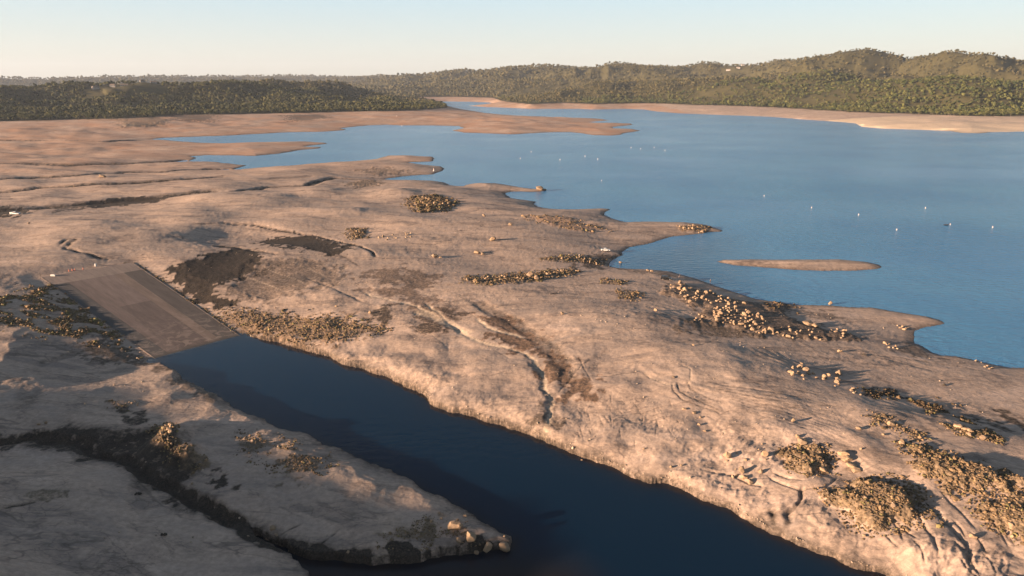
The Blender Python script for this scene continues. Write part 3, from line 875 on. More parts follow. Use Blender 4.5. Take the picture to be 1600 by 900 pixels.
nt.links.new(bst, bn.inputs['Strength'])
nt.links.new(w1, bn.inputs['Height'])
nt.links.new(bn.outputs[0], P_.inputs['Normal'])
azw = np.concatenate([np.arange(-180, -60, 6.0), np.arange(-60, -40, 1.0), np.arange(-40, 40, .25), np.arange(40, 60, 1.0), np.arange(60, 180, 6.0)])
rw = [3.0, 40, 70]
while rw[-1] < 12000:
    rw.append(rw[-1] * 1.02)
rw = np.array(rw + [20000, 44000])
A, RR = np.meshgrid(np.radians(azw), rw)
XW, YW = (RR * np.sin(A)).ravel(), (RR * np.cos(A)).ravel()
nr, nc = A.shape
i, j = np.meshgrid(np.arange(nr - 1), np.arange(nc), indexing='ij')
j2 = (j + 1) % nc
Q = np.stack([i * nc + j, i * nc + j2, (i + 1) * nc + j2, (i + 1) * nc + j], -1).reshape(-1, 4)
wme = np_mesh('water', np.stack([XW, YW, np.zeros_like(XW)], 1), Q)
dcw = sdf(XW, YW, CHAN_W)
dlw = sdf(XW, YW, LAKE_W)
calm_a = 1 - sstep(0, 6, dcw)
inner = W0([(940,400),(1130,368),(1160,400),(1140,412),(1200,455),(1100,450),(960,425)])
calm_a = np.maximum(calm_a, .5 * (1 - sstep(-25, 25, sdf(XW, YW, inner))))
sh_p = W0([(370,820),(470,858),(640,866),(800,856),(900,880),(960,930),(900,1000),(300,1000)])
sh_a = .85 * (1 - sstep(-9, 7, sdf(XW, YW, sh_p))) * (dcw < 3)
sh_a = np.maximum(sh_a, .75 * np.exp(-np.maximum(-dcw, 0) / 2.2) * (dcw < 4))
ca = wme.color_attributes.new('depth', 'FLOAT_COLOR', 'POINT')
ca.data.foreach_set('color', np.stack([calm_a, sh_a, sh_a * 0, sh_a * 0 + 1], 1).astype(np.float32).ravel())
water = tag(link('water', wme, wm), kind='structure')


# ---------------------------------------------------------------- launch ramp
def slab_mat(name, col):
    col = (col[0] * .97, col[1] * .92, col[2] * .88)
    m, nt, p = nodes(name)
    geo = N(nt, 'ShaderNodeNewGeometry')
    pos = geo.outputs['Position']
    mp = N(nt, 'ShaderNodeMapping')
    v = _rb - _rc
    mp.inputs['Rotation'].default_value = (0, 0, -math.atan2(v[1], v[0]))
    nt.links.new(pos, mp.inputs[0])
    mp2 = N(nt, 'ShaderNodeMapping')
    mp2.inputs['Scale'].default_value = (.12, 1, 1)
    nt.links.new(mp.outputs[0], mp2.inputs[0])
    a = noise_n(nt, .5, mp2.outputs[0], 6, .7)
    b = noise_n(nt, .28, pos, 5, .6, 1.0)
    wv = N(nt, 'ShaderNodeTexWave')
    wv.inputs['Scale'].default_value = .35
    wv.inputs['Distortion'].default_value = .15
    nt.links.new(mp.outputs[0], wv.inputs['Vector'])
    c = mixc(nt, ramp_n(nt, a, .3, .7), tuple(x * .68 for x in col), tuple(x * 1.3 for x in col))
    c = mixc(nt, math_n(nt, 'MULTIPLY', ramp_n(nt, wv.outputs[0], 0, .06, 1, 0), .35), c, (.09, .075, .065))
    # dried silt left by the falling water, most of it low on the ramp
    sz = N(nt, 'ShaderNodeSeparateXYZ')
    nt.links.new(pos, sz.inputs[0])
    low = ramp_n(nt, sz.outputs[2], 3.2, .4)
    sf = math_n(nt, 'MULTIPLY', ramp_n(nt, b, .50, .60), low, True)
    c = mixc(nt, math_n(nt, 'MULTIPLY', sf, .5), c, (.27, .21, .17))
    c = mixc(nt, ramp_n(nt, sz.outputs[2], .22, .05), c, (.05, .045, .04))
    nt.links.new(c, p.inputs['Base Color'])
    p.inputs['Roughness'].default_value = .85
    bn = N(nt, 'ShaderNodeBump')
    bn.inputs['Strength'].default_value = .4
    bn.inputs['Distance'].default_value = .05
    nt.links.new(a, bn.inputs['Height'])
    nt.links.new(bn.outputs[0], p.inputs['Normal'])
    return m


ramp_root = empty('launch_ramp', (*_rc, 0))
tag(ramp_root, 'wide concrete boat ramp of brown and grey lanes running down into the dark channel', 'boat ramp')


def rpt(s, t, z_off=0.0):
    top = RAMP[0] * (1 - s) + RAMP[1] * s
    bot = RAMP[3] * (1 - s) + RAMP[2] * s
    p = top * (1 - t) + bot * t
    return (p[0] - _rc[0], p[1] - _rc[1], RAMP_TOP_Z * (1 - t) + z_off)


SLABS = [(0, 1, 0, .12, (.205, .168, .148), 'pale upper apron'), (0, .16, .12, 1.13, (.064, .060, .060), 'dark grey outer lane'), (.16, .31, .12, 1.13, (.125, .098, .090), None),
         (.31, .66, .12, .50, (.150, .118, .108), None), (.31, .66, .50, 1.13, (.102, .079, .073), 'darker brown lower slab'),
         (.66, .78, .12, 1.13, (.160, .124, .104), None), (.78, 1, .12, 1.13, (.074, .063, .058), 'dark outer lane beside the stony bank')]
for s0, s1, t0, t1, col, lab in SLABS:
    bm = bmesh.new()
    n = 12
    g = .0004
    rows = []
    for k in range(n + 1):
        t = t0 + g + (t1 - t0 - 2 * g) * k / n
        rows.append([bm.verts.new(rpt(s, t, z)) for s, z in ((s0 + g, -.5), (s0 + g, 0), (s1 - g, 0), (s1 - g, -.5))])
    for k in range(n):
        for q in range(4):
            bm.faces.new((rows[k][q], rows[k + 1][q], rows[k + 1][(q + 1) % 4], rows[k][(q + 1) % 4]))
    bm.faces.new(rows[0])
    bm.faces.new(rows[-1][::-1])
    bmesh.ops.recalc_face_normals(bm, faces=bm.faces)
    o = link('slab', bm_mesh('slab', bm), slab_mat('concrete', col), ramp_root)
    if lab:
        o['label'] = lab
for s0, s1 in ((-.012, -.002), (1.002, 1.012)):
    bm = bmesh.new()
    rows = []
    for k in range(13):
        t = 1.13 * k / 12
        rows.append([bm.verts.new(rpt(s, t, z)) for s, z in ((s0, -.6), (s0, .03), (s1, .03), (s1, -.6))])
    for k in range(12):
        for q in range(4):
            bm.faces.new((rows[k][q], rows[k + 1][q], rows[k + 1][(q + 1) % 4], rows[k][(q + 1) % 4]))
    bm.faces.new(rows[0])
    bm.faces.new(rows[-1][::-1])
    bmesh.ops.recalc_face_normals(bm, faces=bm.faces)
    link('kerb', bm_mesh('kerb', bm), slab_mat('kerb_concrete', (.16, .13, .115)), ramp_root)

# ---------------------------------------------------------------- boulders
rock_m, nt, p = nodes('granite')
tc = N(nt, 'ShaderNodeTexCoord')
geo = N(nt, 'ShaderNodeNewGeometry')
oi = N(nt, 'ShaderNodeObjectInfo')
a = noise_n(nt, 2.2, geo.outputs['Position'], 6, .65)
b = noise_n(nt, 9.0, geo.outputs['Position'], 3, .6)
c = mixc(nt, ramp_n(nt, oi.outputs['Random'], 0, 1), (.36, .25, .155), (.26, .18, .115))
c = mixc(nt, ramp_n(nt, a, .42, .7), c, (.20, .15, .11))
c = mixc(nt, math_n(nt, 'MULTIPLY', ramp_n(nt, b, .55, .7), .4), c, (.12, .095, .075))
nt.links.new(c, p.inputs['Base Color'])
p.inputs['Roughness'].default_value = .85
p.inputs['Specular IOR Level'].default_value = .25
bn = N(nt, 'ShaderNodeBump')
bn.inputs['Strength'].default_value = .5
bn.inputs['Distance'].default_value = .08
nt.links.new(a, bn.inputs['Height'])
nt.links.new(bn.outputs[0], p.inputs['Normal'])
dark_m = simple_mat('dark_clod', (.05, .04, .032), .9, var=.3)


def boulder_mesh(k, sub=3):
    bm = bmesh.new()
    bmesh.ops.create_icosphere(bm, subdivisions=sub, radius=1.0)
    rs = np.random.RandomState(100 + k)
    planes = [(Vector(rs.randn(3)).normalized(), rs.uniform(.5, .86)) for _ in range(16)]
    off = rs.rand(3) * 20
    from mathutils import noise
    for v in bm.verts:
        for n, d in planes:
            e = v.co.dot(n) - d
            if e > 0:
                v.co -= n * e
        q = v.co + Vector(off)
        v.co += v.co.normalized() * (noise.noise(q * 1.6) * .10 + noise.noise(q * 5) * .035)
    me = bm_mesh('boulder', bm, False)
    me.materials.append(rock_m)
    return me


BM = [boulder_mesh(k) for k in range(9)]
BSM = [boulder_mesh(20 + k, 2) for k in range(4)]
n_b = [0]


def boulder(x, y, w, label, group=None, h=.72, stretch=None, ang=None, sink=.30, z=None, mat=None):
    me = BM[n_b[0] % 9] if w > 1.2 else BSM[n_b[0] % 4]
    n_b[0] += 1
    o = bpy.data.objects.new('boulder', me)
    COL.objects.link(o)
    r = w / 2
    st = stretch or random.uniform(.55, 1.0)
    hh = r * h * random.uniform(.85, 1.2)
    if z is None:
        z = max(float(hz(x, y)[0]), -.2)
    o.location = (x, y, z + hh * (1 - 2 * sink))
    o.scale = (r, r * st, hh)
    o.rotation_euler = (random.uniform(-.15, .15), random.uniform(-.15, .15), random.uniform(0, 6.28) if ang is None else ang)
    tag(o, label, 'boulder', group)
    return o


def scatter_poly(P, n, sep_m, seed):
    rs = np.random.RandomState(seed)
    P = np.asarray(P)
    lo, hi = P.min(0), P.max(0)
    out = []
    tries = 0
    while len(out) < n and tries < 400:
        c_ = lo + rs.rand(200, 2) * (hi - lo)
        c_ = c_[inside(c_[:, 0], c_[:, 1], P)]
        for q in c_:
            if all((q[0] - o[0]) ** 2 + (q[1] - o[1]) ** 2 > sep_m ** 2 for o in out):
                out.append(q)
                if len(out) >= n:
                    break
        tries += 1
    return np.array(out)


# piles: polygon, number, width range m, spacing, label, group
PILES = [
 ([(1032,446),(1062,444),(1110,457),(1150,468),(1165,480),(1145,484),(1100,476),(1075,474),(1060,462)], 66, (1.2, 2.7), 1.2, 'tan boulder in the upper half of the long lakeshore pile', 'boulders of the long lakeshore pile'),
 ([(1118,482),(1150,484),(1190,496),(1205,512),(1212,524),(1185,523),(1155,512),(1120,505),(1112,494)], 96, (1.1, 2.4), 1.0, 'tan boulder in the dense lower half of the long lakeshore pile', 'boulders of the long lakeshore pile'),
 ([(1082,492),(1100,490),(1100,503),(1084,506)], 6, (1.1, 1.9), 1.5, 'boulder in the small knot just left of the long lakeshore pile', 'boulders left of the lakeshore pile'),
 ([(1212,515),(1240,513),(1275,520),(1285,534),(1250,533),(1215,526)], 18, (.9, 1.7), 1.2, 'small pale boulder on the low stony rise right of the long pile', 'boulders on the low stony rise'),
 ([(1296,514),(1318,514),(1336,532),(1320,533),(1300,522)], 10, (1.0, 1.9), 1.2, 'orange-lit boulder in the short stack right of the low stony rise', 'boulders of the short stack'),
 ([(1230,578),(1255,570),(1265,585),(1262,594),(1240,592)], 9, (1.3, 2.6), 1.5, 'smooth tan boulder at the left end of the row above the tyre tracks', 'boulders in the row above the tyre tracks'),
 ([(1265,583),(1290,585),(1315,582),(1318,600),(1300,605),(1275,594)], 11, (1.3, 2.5), 1.6, 'tan boulder at the right end of the row above the tyre tracks', 'boulders in the row above the tyre tracks'),
 ([(1320,600),(1345,612),(1352,620),(1335,616)], 5, (.9, 1.6), 1.2, 'flat pale boulder trailing towards the dark stony patch', 'boulders trailing the row'),
 ([(850,405),(880,398),(905,399),(940,410),(938,416),(900,407),(870,406)], 24, (.9, 1.7), 1.6, 'grey-tan boulder in the broken line below the white car', 'boulders in the line below the white car'),
 ([(718,441),(750,434),(770,431),(800,432),(815,430),(818,437),(780,441),(735,444)], 22, (.9, 1.9), 1.5, 'boulder in the left half of the dark low row mid plain', 'boulders of the mid plain row'),
 ([(825,437),(850,424),(905,421),(900,426),(870,434),(840,440)], 16, (.9, 1.7), 1.6, 'boulder in the right half of the dark low row mid plain', 'boulders of the mid plain row'),
 ([(1060,353),(1075,352),(1102,362),(1090,365),(1068,360)], 9, (1.2, 2.4), 1.6, 'reddish boulder near the tip of the long spit', 'boulders on the spit tip'),
 ([(645,325),(655,310),(690,312),(712,318),(705,325),(665,331)], 16, (1.4, 2.6), 2.2, 'dark brown boulder on the knoll north of the plain', 'boulders on the dark knoll'),
 ([(590,372),(612,364),(620,374),(604,380)], 8, (1.2, 2.2), 1.6, 'reddish boulder in the middle outcrop of three', 'boulders of the small outcrops'),
 ([(630,354),(648,354),(642,378),(634,378)], 6, (1.2, 2.2), 1.6, 'reddish boulder in the right outcrop of three', 'boulders of the small outcrops'),
 ([(545,362),(565,358),(566,370),(548,374)], 6, (1.2, 2.1), 1.6, 'brown boulder in the left outcrop of three', 'boulders of the small outcrops'),
 ([(1398,507),(1420,510),(1425,519),(1410,515)], 6, (.8, 1.6), 1.0, 'cream boulder at the root of the small right spit', 'boulders at the right spit'),
 ([(1380,536),(1400,540),(1410,548),(1395,548)], 7, (.9, 1.7), 1.1, 'cream boulder in the short row above the right bay', 'boulders above the right bay'),
 ([(1518,558),(1530,563),(1555,575),(1545,577),(1525,568)], 8, (.7, 1.4), .9, 'brown boulder on the far right waterline', 'boulders on the right waterline'),
 ([(246,668),(270,664),(276,690),(284,708),(305,720),(296,727),(272,715),(256,695)], 18, (.8, 1.8), 1.0, 'sunlit tan boulder on the ridge left of the channel', 'boulders on the left channel ridge'),
 ([(175,630),(215,626),(222,634),(190,639)], 12, (.6, 1.4), .8, 'brown boulder in the small heap above the dark mud', 'boulders above the dark mud'),
 ([(1120,705),(1200,690),(1195,760),(1150,760)], 10, (.6, 1.2), 2.0, 'low boulder casting a shadow on the sunlit flat before the channel', 'boulders on the sunlit flat'),
 ([(1450,655),(1500,668),(1558,688),(1545,692),(1500,680)], 9, (1.0, 2.1), 1.3, 'flat boulder on the thin dark ridge at the right edge', 'boulders on the right thin ridge'),
]
PILED = []
for kk, (P, n, (w0, w1), sepm, lab, grp) in enumerate(PILES):
    Pw = ground_px(P)
    pts = scatter_poly(Pw, n, sepm, 50 + kk)
    zz = hz(pts[:, 0], pts[:, 1])
    for q, z_ in zip(pts, zz):
        w_ = w0 * .8 + (w1 - w0 * .8) * 1.25 * random.random() ** 2.4
        PILED.append((w_ / math.hypot(*q), q[0], q[1], w_, max(z_, -.1), lab, grp))


PILED.sort(key=lambda t_: -t_[0])
for _, x_, y_, w_, z_, lab, grp in PILED[:212]:
    boulder(x_, y_, w_, lab, grp, z=z_, h=random.uniform(.5, .95))
REST_B = PILED[212:]


# single boulders: px, py, width in photo pixels, height ratio, label
SINGLES = [
 (711,826,27,.75,'largest pale flat-topped boulder on the near point'), (735,845,20,.95,'upright angular boulder on the near point, right of the largest one'),
 (717,848,12,.8,'small round boulder in front of the largest one on the near point'), (744,857,13,.7,'low grey boulder between the upright one and the square one on the near point'),
 (762,861,20,.8,'square pale boulder at the water of the near point'), (788,859,24,.75,'rightmost big boulder of the near point, in the water'),
 (788,839,7,.8,'small stone in the water behind the rightmost big boulder'), (674,816,8,.9,'small cream stone left of the largest near point boulder'), (662,827,6,.9,'smallest white stone on the near point scree'),
 (652,819,7,.9,'small tan stone on the near point scree'), (654,832,9,.6,'flat brown stone on the near point scree'), (690,811,9,.6,'grey half buried stone at the channel edge of the point'),
 (727,807,10,.6,'grey flat stone above the largest boulder on the channel edge'), (715,812,6,.6,'small flat stone between the channel edge and the largest boulder'),
 (416,835,9,.8,'grey stone on the lip of the muddy gully, leftmost of three'), (426,827,13,.7,'biggest of three grey stones on the lip of the muddy gully'), (432,837,10,.6,'flat stone on the lip of the muddy gully, rightmost of three'),
 (544,864,8,1.1,'thin pale stone on the gully bank below the point'), (300,757,7,.8,'single stone on the gully edge below the sunlit ridge'),
 (1252,694,19,.8,'big tan boulder with a long shadow on the right sunlit flat'), (1246,684,11,.9,'boulder leaning behind the big one on the right sunlit flat'),
 (1317,712,24,.45,'flat slab boulder on top of the stepped outcrop'), (1322,720,24,.45,'middle slab of the stepped outcrop'), (1330,729,24,.4,'lowest slab of the stepped outcrop'), (1337,736,20,.35,'thin slab at the foot of the stepped outcrop'),
 (1135,715,17,.7,'yellowish boulder with a double shadow near the channel bend'), (1158,738,15,1.0,'tall boulder at the head of the shadowed trio'), (1163,748,12,.9,'middle boulder of the shadowed trio'), (1171,756,12,.8,'lowest boulder of the shadowed trio'),
 (1151,744,7,.8,'small stone beside the shadowed trio'), (1194,712,15,.75,'boulder left of the first rubble mound'), (1239,659,11,.9,'boulder with a wide shadow above the big tan one'), (1341,670,12,.6,'low boulder on the open sand above the slab outcrop'),
 (1391,664,16,.6,'flat tan outcrop boulder at the edge of the shade'), (1345,703,7,.9,'small pointed stone right of the slab outcrop'),
 (1052,590,10,.5,'small sunlit stone beside the tyre loop'), (1069,640,10,.5,'first stone of the short arc below the tyre loop'), (1084,646,11,.45,'second stone of the short arc below the tyre loop'), (1094,653,8,.7,'third stone of the short arc below the tyre loop'),
 (1092,664,9,.5,'fourth stone of the short arc below the tyre loop'), (1101,674,9,.5,'last stone of the short arc below the tyre loop'), (1006,702,6,.8,'lone stone on the open sand above the channel'),
 (1048,731,8,.8,'left stone of a pair near the channel notch'), (1064,728,7,.8,'right stone of a pair near the channel notch'), (1083,540,7,.8,'lone pale stone at the bend of the faint track'),
 (1312,550,11,.6,'pale stone below the short stack'), (1262,508,22,.45,'long pale boulder right of the lakeshore pile'), (1275,511,16,.5,'pale boulder touching the long pale one'), (1252,568,9,.4,'flat white stone above the row of boulders'),
 (1297,476,10,.9,'lone tan boulder on the shoreline of the right bay'), (1012,423,9,.6,'left boulder of a pair left of the dark car'), (1018,424,8,.6,'right boulder of a pair left of the dark car'), (828,433,18,.7,'large pale boulder in the middle of the mid plain row'),
 (838,437,12,.8,'pale boulder beside the largest of the mid plain row'), (745,396,12,.7,'brown boulder of a pair in the centre of the plain'), (754,398,10,.7,'tan boulder of a pair in the centre of the plain'), (680,402,13,.45,'flat reddish boulder left of the centre pair'),
 (688,403,8,.5,'small reddish stone touching the flat one'), (770,376,14,.5,'flat reddish outcrop boulder above the centre pair'), (756,338,8,.7,'small boulder behind the centre of the plain'), (797,352,9,.7,'small pink boulder near the north shore of the plain'),
 (969,411,9,.5,'small boulder standing in the bay beyond the dark row'), (843,297,19,.45,'low brown rock islet off the sandbar'), (851,297,8,.5,'dark stone on the islet off the sandbar'), (878,491,8,.9,'pale stone standing below the crest of the sand'),
 (909,719,5,.6,'small pale stone in the channel water'), (1024,486,11,.7,'stone cluster boulder below the dark car'), (578,490,8,.9,'pointed sunlit stone on the slope beyond the channel'), (553,503,8,.9,'second pointed stone on the slope beyond the channel'),
 (525,479,7,.6,'flat stone on the slope beyond the ramp'), (60,664,9,.8,'grey boulder above the dark mud at the left'), (72,662,8,.8,'tan boulder above the dark mud at the left'), (1520,840,14,.7,'pale boulder low on the right rubble'), (1580,825,16,.8,'cream boulder in the right rubble'),
 (1581,840,10,.8,'round boulder below the right rubble'), (1352,778,10,.5,'pale stone near the top of the big rubble mound'), (1396,792,14,.4,'flat stone on the right of the big rubble mound'), (1286,735,16,.5,'pale boulder at the foot of the smaller rubble mound'),
 (1408,694,12,.7,'sunlit boulder at the left end of the upper right scrub'), (1350,838,10,.6,'yellow stone below the big rubble mound'), (1410,828,9,.6,'second yellow stone below the big rubble mound'),
 (160,277,12,.5,'dark flat rock beside the far creek'), (45,350,6,.8,'lone white stone on the left plain'), (117,292,6,.5,'small dark rock on the far left plain'),
 (1510,672,20,.35,'long flat boulder at the left of the thin ridge'), (1536,686,18,.4,'long flat boulder at the right of the thin ridge'), (1380,680,10,.5,'pale stone beside the flat tan outcrop'),
]
sp = on_ground([(a_[0], a_[1]) for a_ in SINGLES])
for (px_, py_, w_, h_, lab), p_ in zip(SINGLES, sp):
    depth = Vector((p_[0], p_[1], p_[2] - CAM_H)).dot(Vector((0, math.cos(PITCH), -math.sin(PITCH))))
    boulder(p_[0], p_[1], w_ * depth / F_PX * (.98 if w_ > 11 else .8), lab, 'boulders of the near point' if 'near point' in lab else None, h=h_, z=p_[2], stretch=.8, ang=random.uniform(-.4, .4), sink=.15)
for (px_, py_, lab) in ((255, 836, 'black clod on the grey flat of the near left corner'), (217, 772, 'dark twiggy clump on the near left flat'), (1475, 602, 'black stump on the shaded sand at the right'), (1350, 555, 'small black clod on the shaded sand')):
    p_ = on_ground([(px_, py_)])[0]
    bm = bmesh.new()
    for q in range(9):
        m_ = Matrix.Translation((random.uniform(-.5, .5), random.uniform(-.4, .4), random.uniform(0, .35))) @ Euler((random.random() * 3, random.random() * 3, 0)).to_matrix().to_4x4() @ Matrix.Diagonal((random.uniform(.15, .4), random.uniform(.1, .3), random.uniform(.1, .3), 1))
        bmesh.ops.create_icosphere(bm, subdivisions=1, radius=1, matrix=m_)
    o = link('clod', bm_mesh('clod', bm), dark_m)
    o.location = p_
    tag(o, lab, 'clod')
# driftwood log
p_ = on_ground([(865, 459)])[0]
bm = bmesh.new()
for q, (l, r0, ang) in enumerate(((3.6, .16, 0), (1.0, .08, .7), (.8, .07, -.6))):
    m_ = Matrix.Rotation(.55 + ang, 4, 'Z') @ Matrix.Translation(((0, .4, .7)[q], 0, .15)) @ Matrix.Rotation(math.pi / 2, 4, 'Y')
    bmesh.ops.create_cone(bm, segments=8, radius1=r0, radius2=r0 * .6, depth=l, cap_ends=True, matrix=m_)
o = link('driftwood_log', bm_mesh('log', bm), simple_mat('weathered_wood', (.10, .08, .065), .9))
o.location = p_
tag(o, 'thin dark driftwood log lying on the open sand', 'log')

# ---------------------------------------------------------------- rubble and scrub (uncountable)
ico = bmesh.new()
bmesh.ops.create_icosphere(ico, subdivisions=1, radius=1.0)
ico.verts.ensure_lookup_table()
IV = np.array([v.co for v in ico.verts])
IF = np.array([[v.index for v in f.verts] for f in ico.faces])
ico.free()
ico = bmesh.new()
bmesh.ops.create_icosphere(ico, subdivisions=2, radius=1.0)
IV2 = np.array([v.co for v in ico.verts])
IF2 = np.array([[v.index for v in f.verts] for f in ico.faces])
ico.free()


def swarm(name, Pn, size, flat, tint, mat, jit=.25, V0=IV, F0=IF, smooth=False):
    n = len(Pn)
    k = len(V0)
    a_ = rng.rand(n) * 6.283
    ca_, sa_ = np.cos(a_)[:, None], np.sin(a_)[:, None]
    B = V0[None] * (1 + jit * rng.randn(n, k, 1))
    B = B * size[:, None, None] * np.stack([np.ones(n), rng.uniform(.65, 1, n), flat], 1)[:, None, :]
    x = B[..., 0] * ca_ - B[..., 1] * sa_
    y = B[..., 0] * sa_ + B[..., 1] * ca_
    V = np.stack([x + Pn[:, None, 0], y + Pn[:, None, 1], B[..., 2] + Pn[:, None, 2]], -1).reshape(-1, 3)
    Fc = (F0[None] + (np.arange(n) * k)[:, None, None]).reshape(-1, 3)
    me = np_mesh(name, V, Fc, smooth)
    at = me.color_attributes.new('tint', 'FLOAT_COLOR', 'POINT')
    t4 = np.concatenate([np.repeat(tint, k, 0), np.ones((n * k, 1))], 1).astype(np.float32)
    at.data.foreach_set('color', t4.ravel())
    return link(name, me, mat)


def tint_mat(name, rough=.9, var=.25, scale=3.0):
    m, nt, p = nodes(name)
    at = N(nt, 'ShaderNodeAttribute', attribute_name='tint')
    geo = N(nt, 'ShaderNodeNewGeometry')
    nz = noise_n(nt, scale, geo.outputs['Position'], 3)
    v_ = ramp_n(nt, nz, .3, .7, 1 - var, 1 + var)
    mul = nt.nodes.new('ShaderNodeVectorMath')
    mul.operation = 'SCALE'
    nt.links.new(at.outputs['Color'], mul.inputs[0])
    nt.links.new(v_, mul.inputs['Scale'])
    nt.links.new(mul.outputs[0], p.inputs['Base Color'])
    p.inputs['Roughness'].default_value = rough
    p.inputs['Specular IOR Level'].default_value = .2
    return m


rub_m = tint_mat('rubble_stone')
pts, siz, fl, tin = [], [], [], []
scr = []
for P, soft, k, l in PATCH_W:
    if k[3] < .25:
        continue
    area = .5 * abs(np.sum(P[:, 0] * np.roll(P[:, 1], -1) - P[:, 1] * np.roll(P[:, 0], -1)))
    rmean = np.hypot(*P.mean(0))
    if rmean > (900 if k[3] >= .8 else 430):
        continue
    s = max(.11, (.0012 if l < .7 else .0015) * rmean)
    n = int(min(7500, area * k[3] ** 1.5 / (s * s * 3.6)))
    c_ = P.min(0) - soft + rng.rand(n * 4, 2) * (P.max(0) - P.min(0) + 2 * soft)
    d_ = sdf(c_[:, 0], c_[:, 1], P) + 1.4 * soft * fbm(c_[:, 0], c_[:, 1], 5.0, 3)
    gp_ = fbm(c_[:, 0] * .8 + c_[:, 1] * .3, c_[:, 1] * 1.5, 8.5, 3, off=27.) if (k[3] >= .7 and l < .5) else np.ones(len(c_))
    d_ = np.where(gp_ > -.12, d_, 99.)
    c_ = c_[d_ < soft * (.3 + .7 * (l > .7)) + soft * .5 * rng.randn(len(d_))][:n]
    pts.append(c_)
    sz = s * np.exp(rng.randn(len(c_)) * .38) * .95
    siz.append(sz)
    fl.append(rng.uniform(.5, .85, len(c_)))
    w_ = rng.rand(len(c_), 1) ** 1.6
    base_ = np.array([.085, .060, .036]) * (1 - w_) + np.array([.23, .155, .088]) * w_
    g_ = (rng.rand(len(c_), 1) < k[1] * .35)
    base_ = np.where(g_, np.array([.14, .115, .05]) * (.6 + rng.rand(len(c_), 1) * .8), base_)
    base_ = base_ * (1 - .6 * k[0]) * 1.2
    tin.append(base_)
# loose stones strewn elsewhere on the dry bed
q = 2600
a_ = rng.uniform(-.66, .66, q)
r_ = 105 * np.exp(rng.rand(q) ** .8 * 1.2)
c_ = np.stack([r_ * np.sin(a_), r_ * np.cos(a_)], 1)
dd = np.minimum(sdf(c_[:, 0], c_[:, 1], LAKE_W), sdf(c_[:, 0], c_[:, 1], CHAN_W))
keep = (dd > .5) & (fbm(c_[:, 0], c_[:, 1], 16.0, 3, off=31.) > .12) & (sdf(c_[:, 0], c_[:, 1], np.array(RAMP)) > 1)
c_ = c_[keep]
# cobbles along the channel's waterline
seg = np.concatenate([CHAN_W[1:34]])
tt_ = rng.rand(900) * (len(seg) - 1.001)
ii_ = tt_.astype(int)
cc2 = seg[ii_] + (seg[ii_ + 1] - seg[ii_]) * (tt_ - ii_)[:, None] + rng.randn(900, 2) * .5
m_c = fbm(cc2[:, 0], cc2[:, 1], 12., 2, off=2.) > -.05
c_ = np.concatenate([c_, cc2[m_c]])
pts.append(c_)
siz.append(.12 * np.exp(rng.randn(len(c_)) * .45))
fl.append(rng.uniform(.5, .9, len(c_)))
w_ = rng.rand(len(c_), 1)
tin.append(np.array([.24, .18, .13]) * (1 - w_) + np.array([.42, .33, .25]) * w_)
pts, siz, fl, tin = np.concatenate(pts), np.concatenate(siz), np.concatenate(fl), np.concatenate(tin)
print('rubble stones', len(pts))
zz = hz(pts[:, 0], pts[:, 1])
ok = (zz > -.15) & (sdf(pts[:, 0], pts[:, 1], np.array(RAMP)) > -.2)
pts, siz, fl, tin, zz = pts[ok], siz[ok], fl[ok], tin[ok], zz[ok]
swarm('rubble', np.stack([pts[:, 0], pts[:, 1], zz + siz * fl * .3], 1), siz, fl, tin, rub_m)
tag(bpy.data.objects['rubble'], 'loose brown rubble stones strewn over the mounds and banks', 'rubble', kind='stuff')

rb = np.array([t_[1:5] for t_ in REST_B])
swarm('boulders', np.stack([rb[:, 0], rb[:, 1], rb[:, 3] + rb[:, 2] * .18], 1), rb[:, 2] * .5, rng.uniform(.6, .9, len(rb)), np.array([[.33, .24, .16]]) * rng.uniform(.7, 1.15, (len(rb), 1)), rub_m, jit=.05, V0=IV2, F0=IF2)
tag(bpy.data.objects['boulders'], 'the smaller boulders of the distant piles and rows', 'boulders', kind='stuff')

# ---------------------------------------------------------------- trees
leaf_m, nt, p = nodes('oak_foliage')
geo = N(nt, 'ShaderNodeNewGeometry')
oi = N(nt, 'ShaderNodeObjectInfo')
nz = noise_n(nt, .6, geo.outputs['Position'], 4)
c = mixc(nt, oi.outputs['Random'], (.020, .030, .010), (.066, .070, .022))
c = mixc(nt, ramp_n(nt, nz, .35, .65), c, mixc(nt, .5, c, (.12, .11, .04)))
nt.links.new(c, p.inputs['Base Color'])
p.inputs['Roughness'].default_value = .8
p.inputs['Specular IOR Level'].default_value = .15
bark_m = simple_mat('bark', (.11, .085, .065), .9)
wood_m = tint_mat('woodland_foliage', scale=.5)


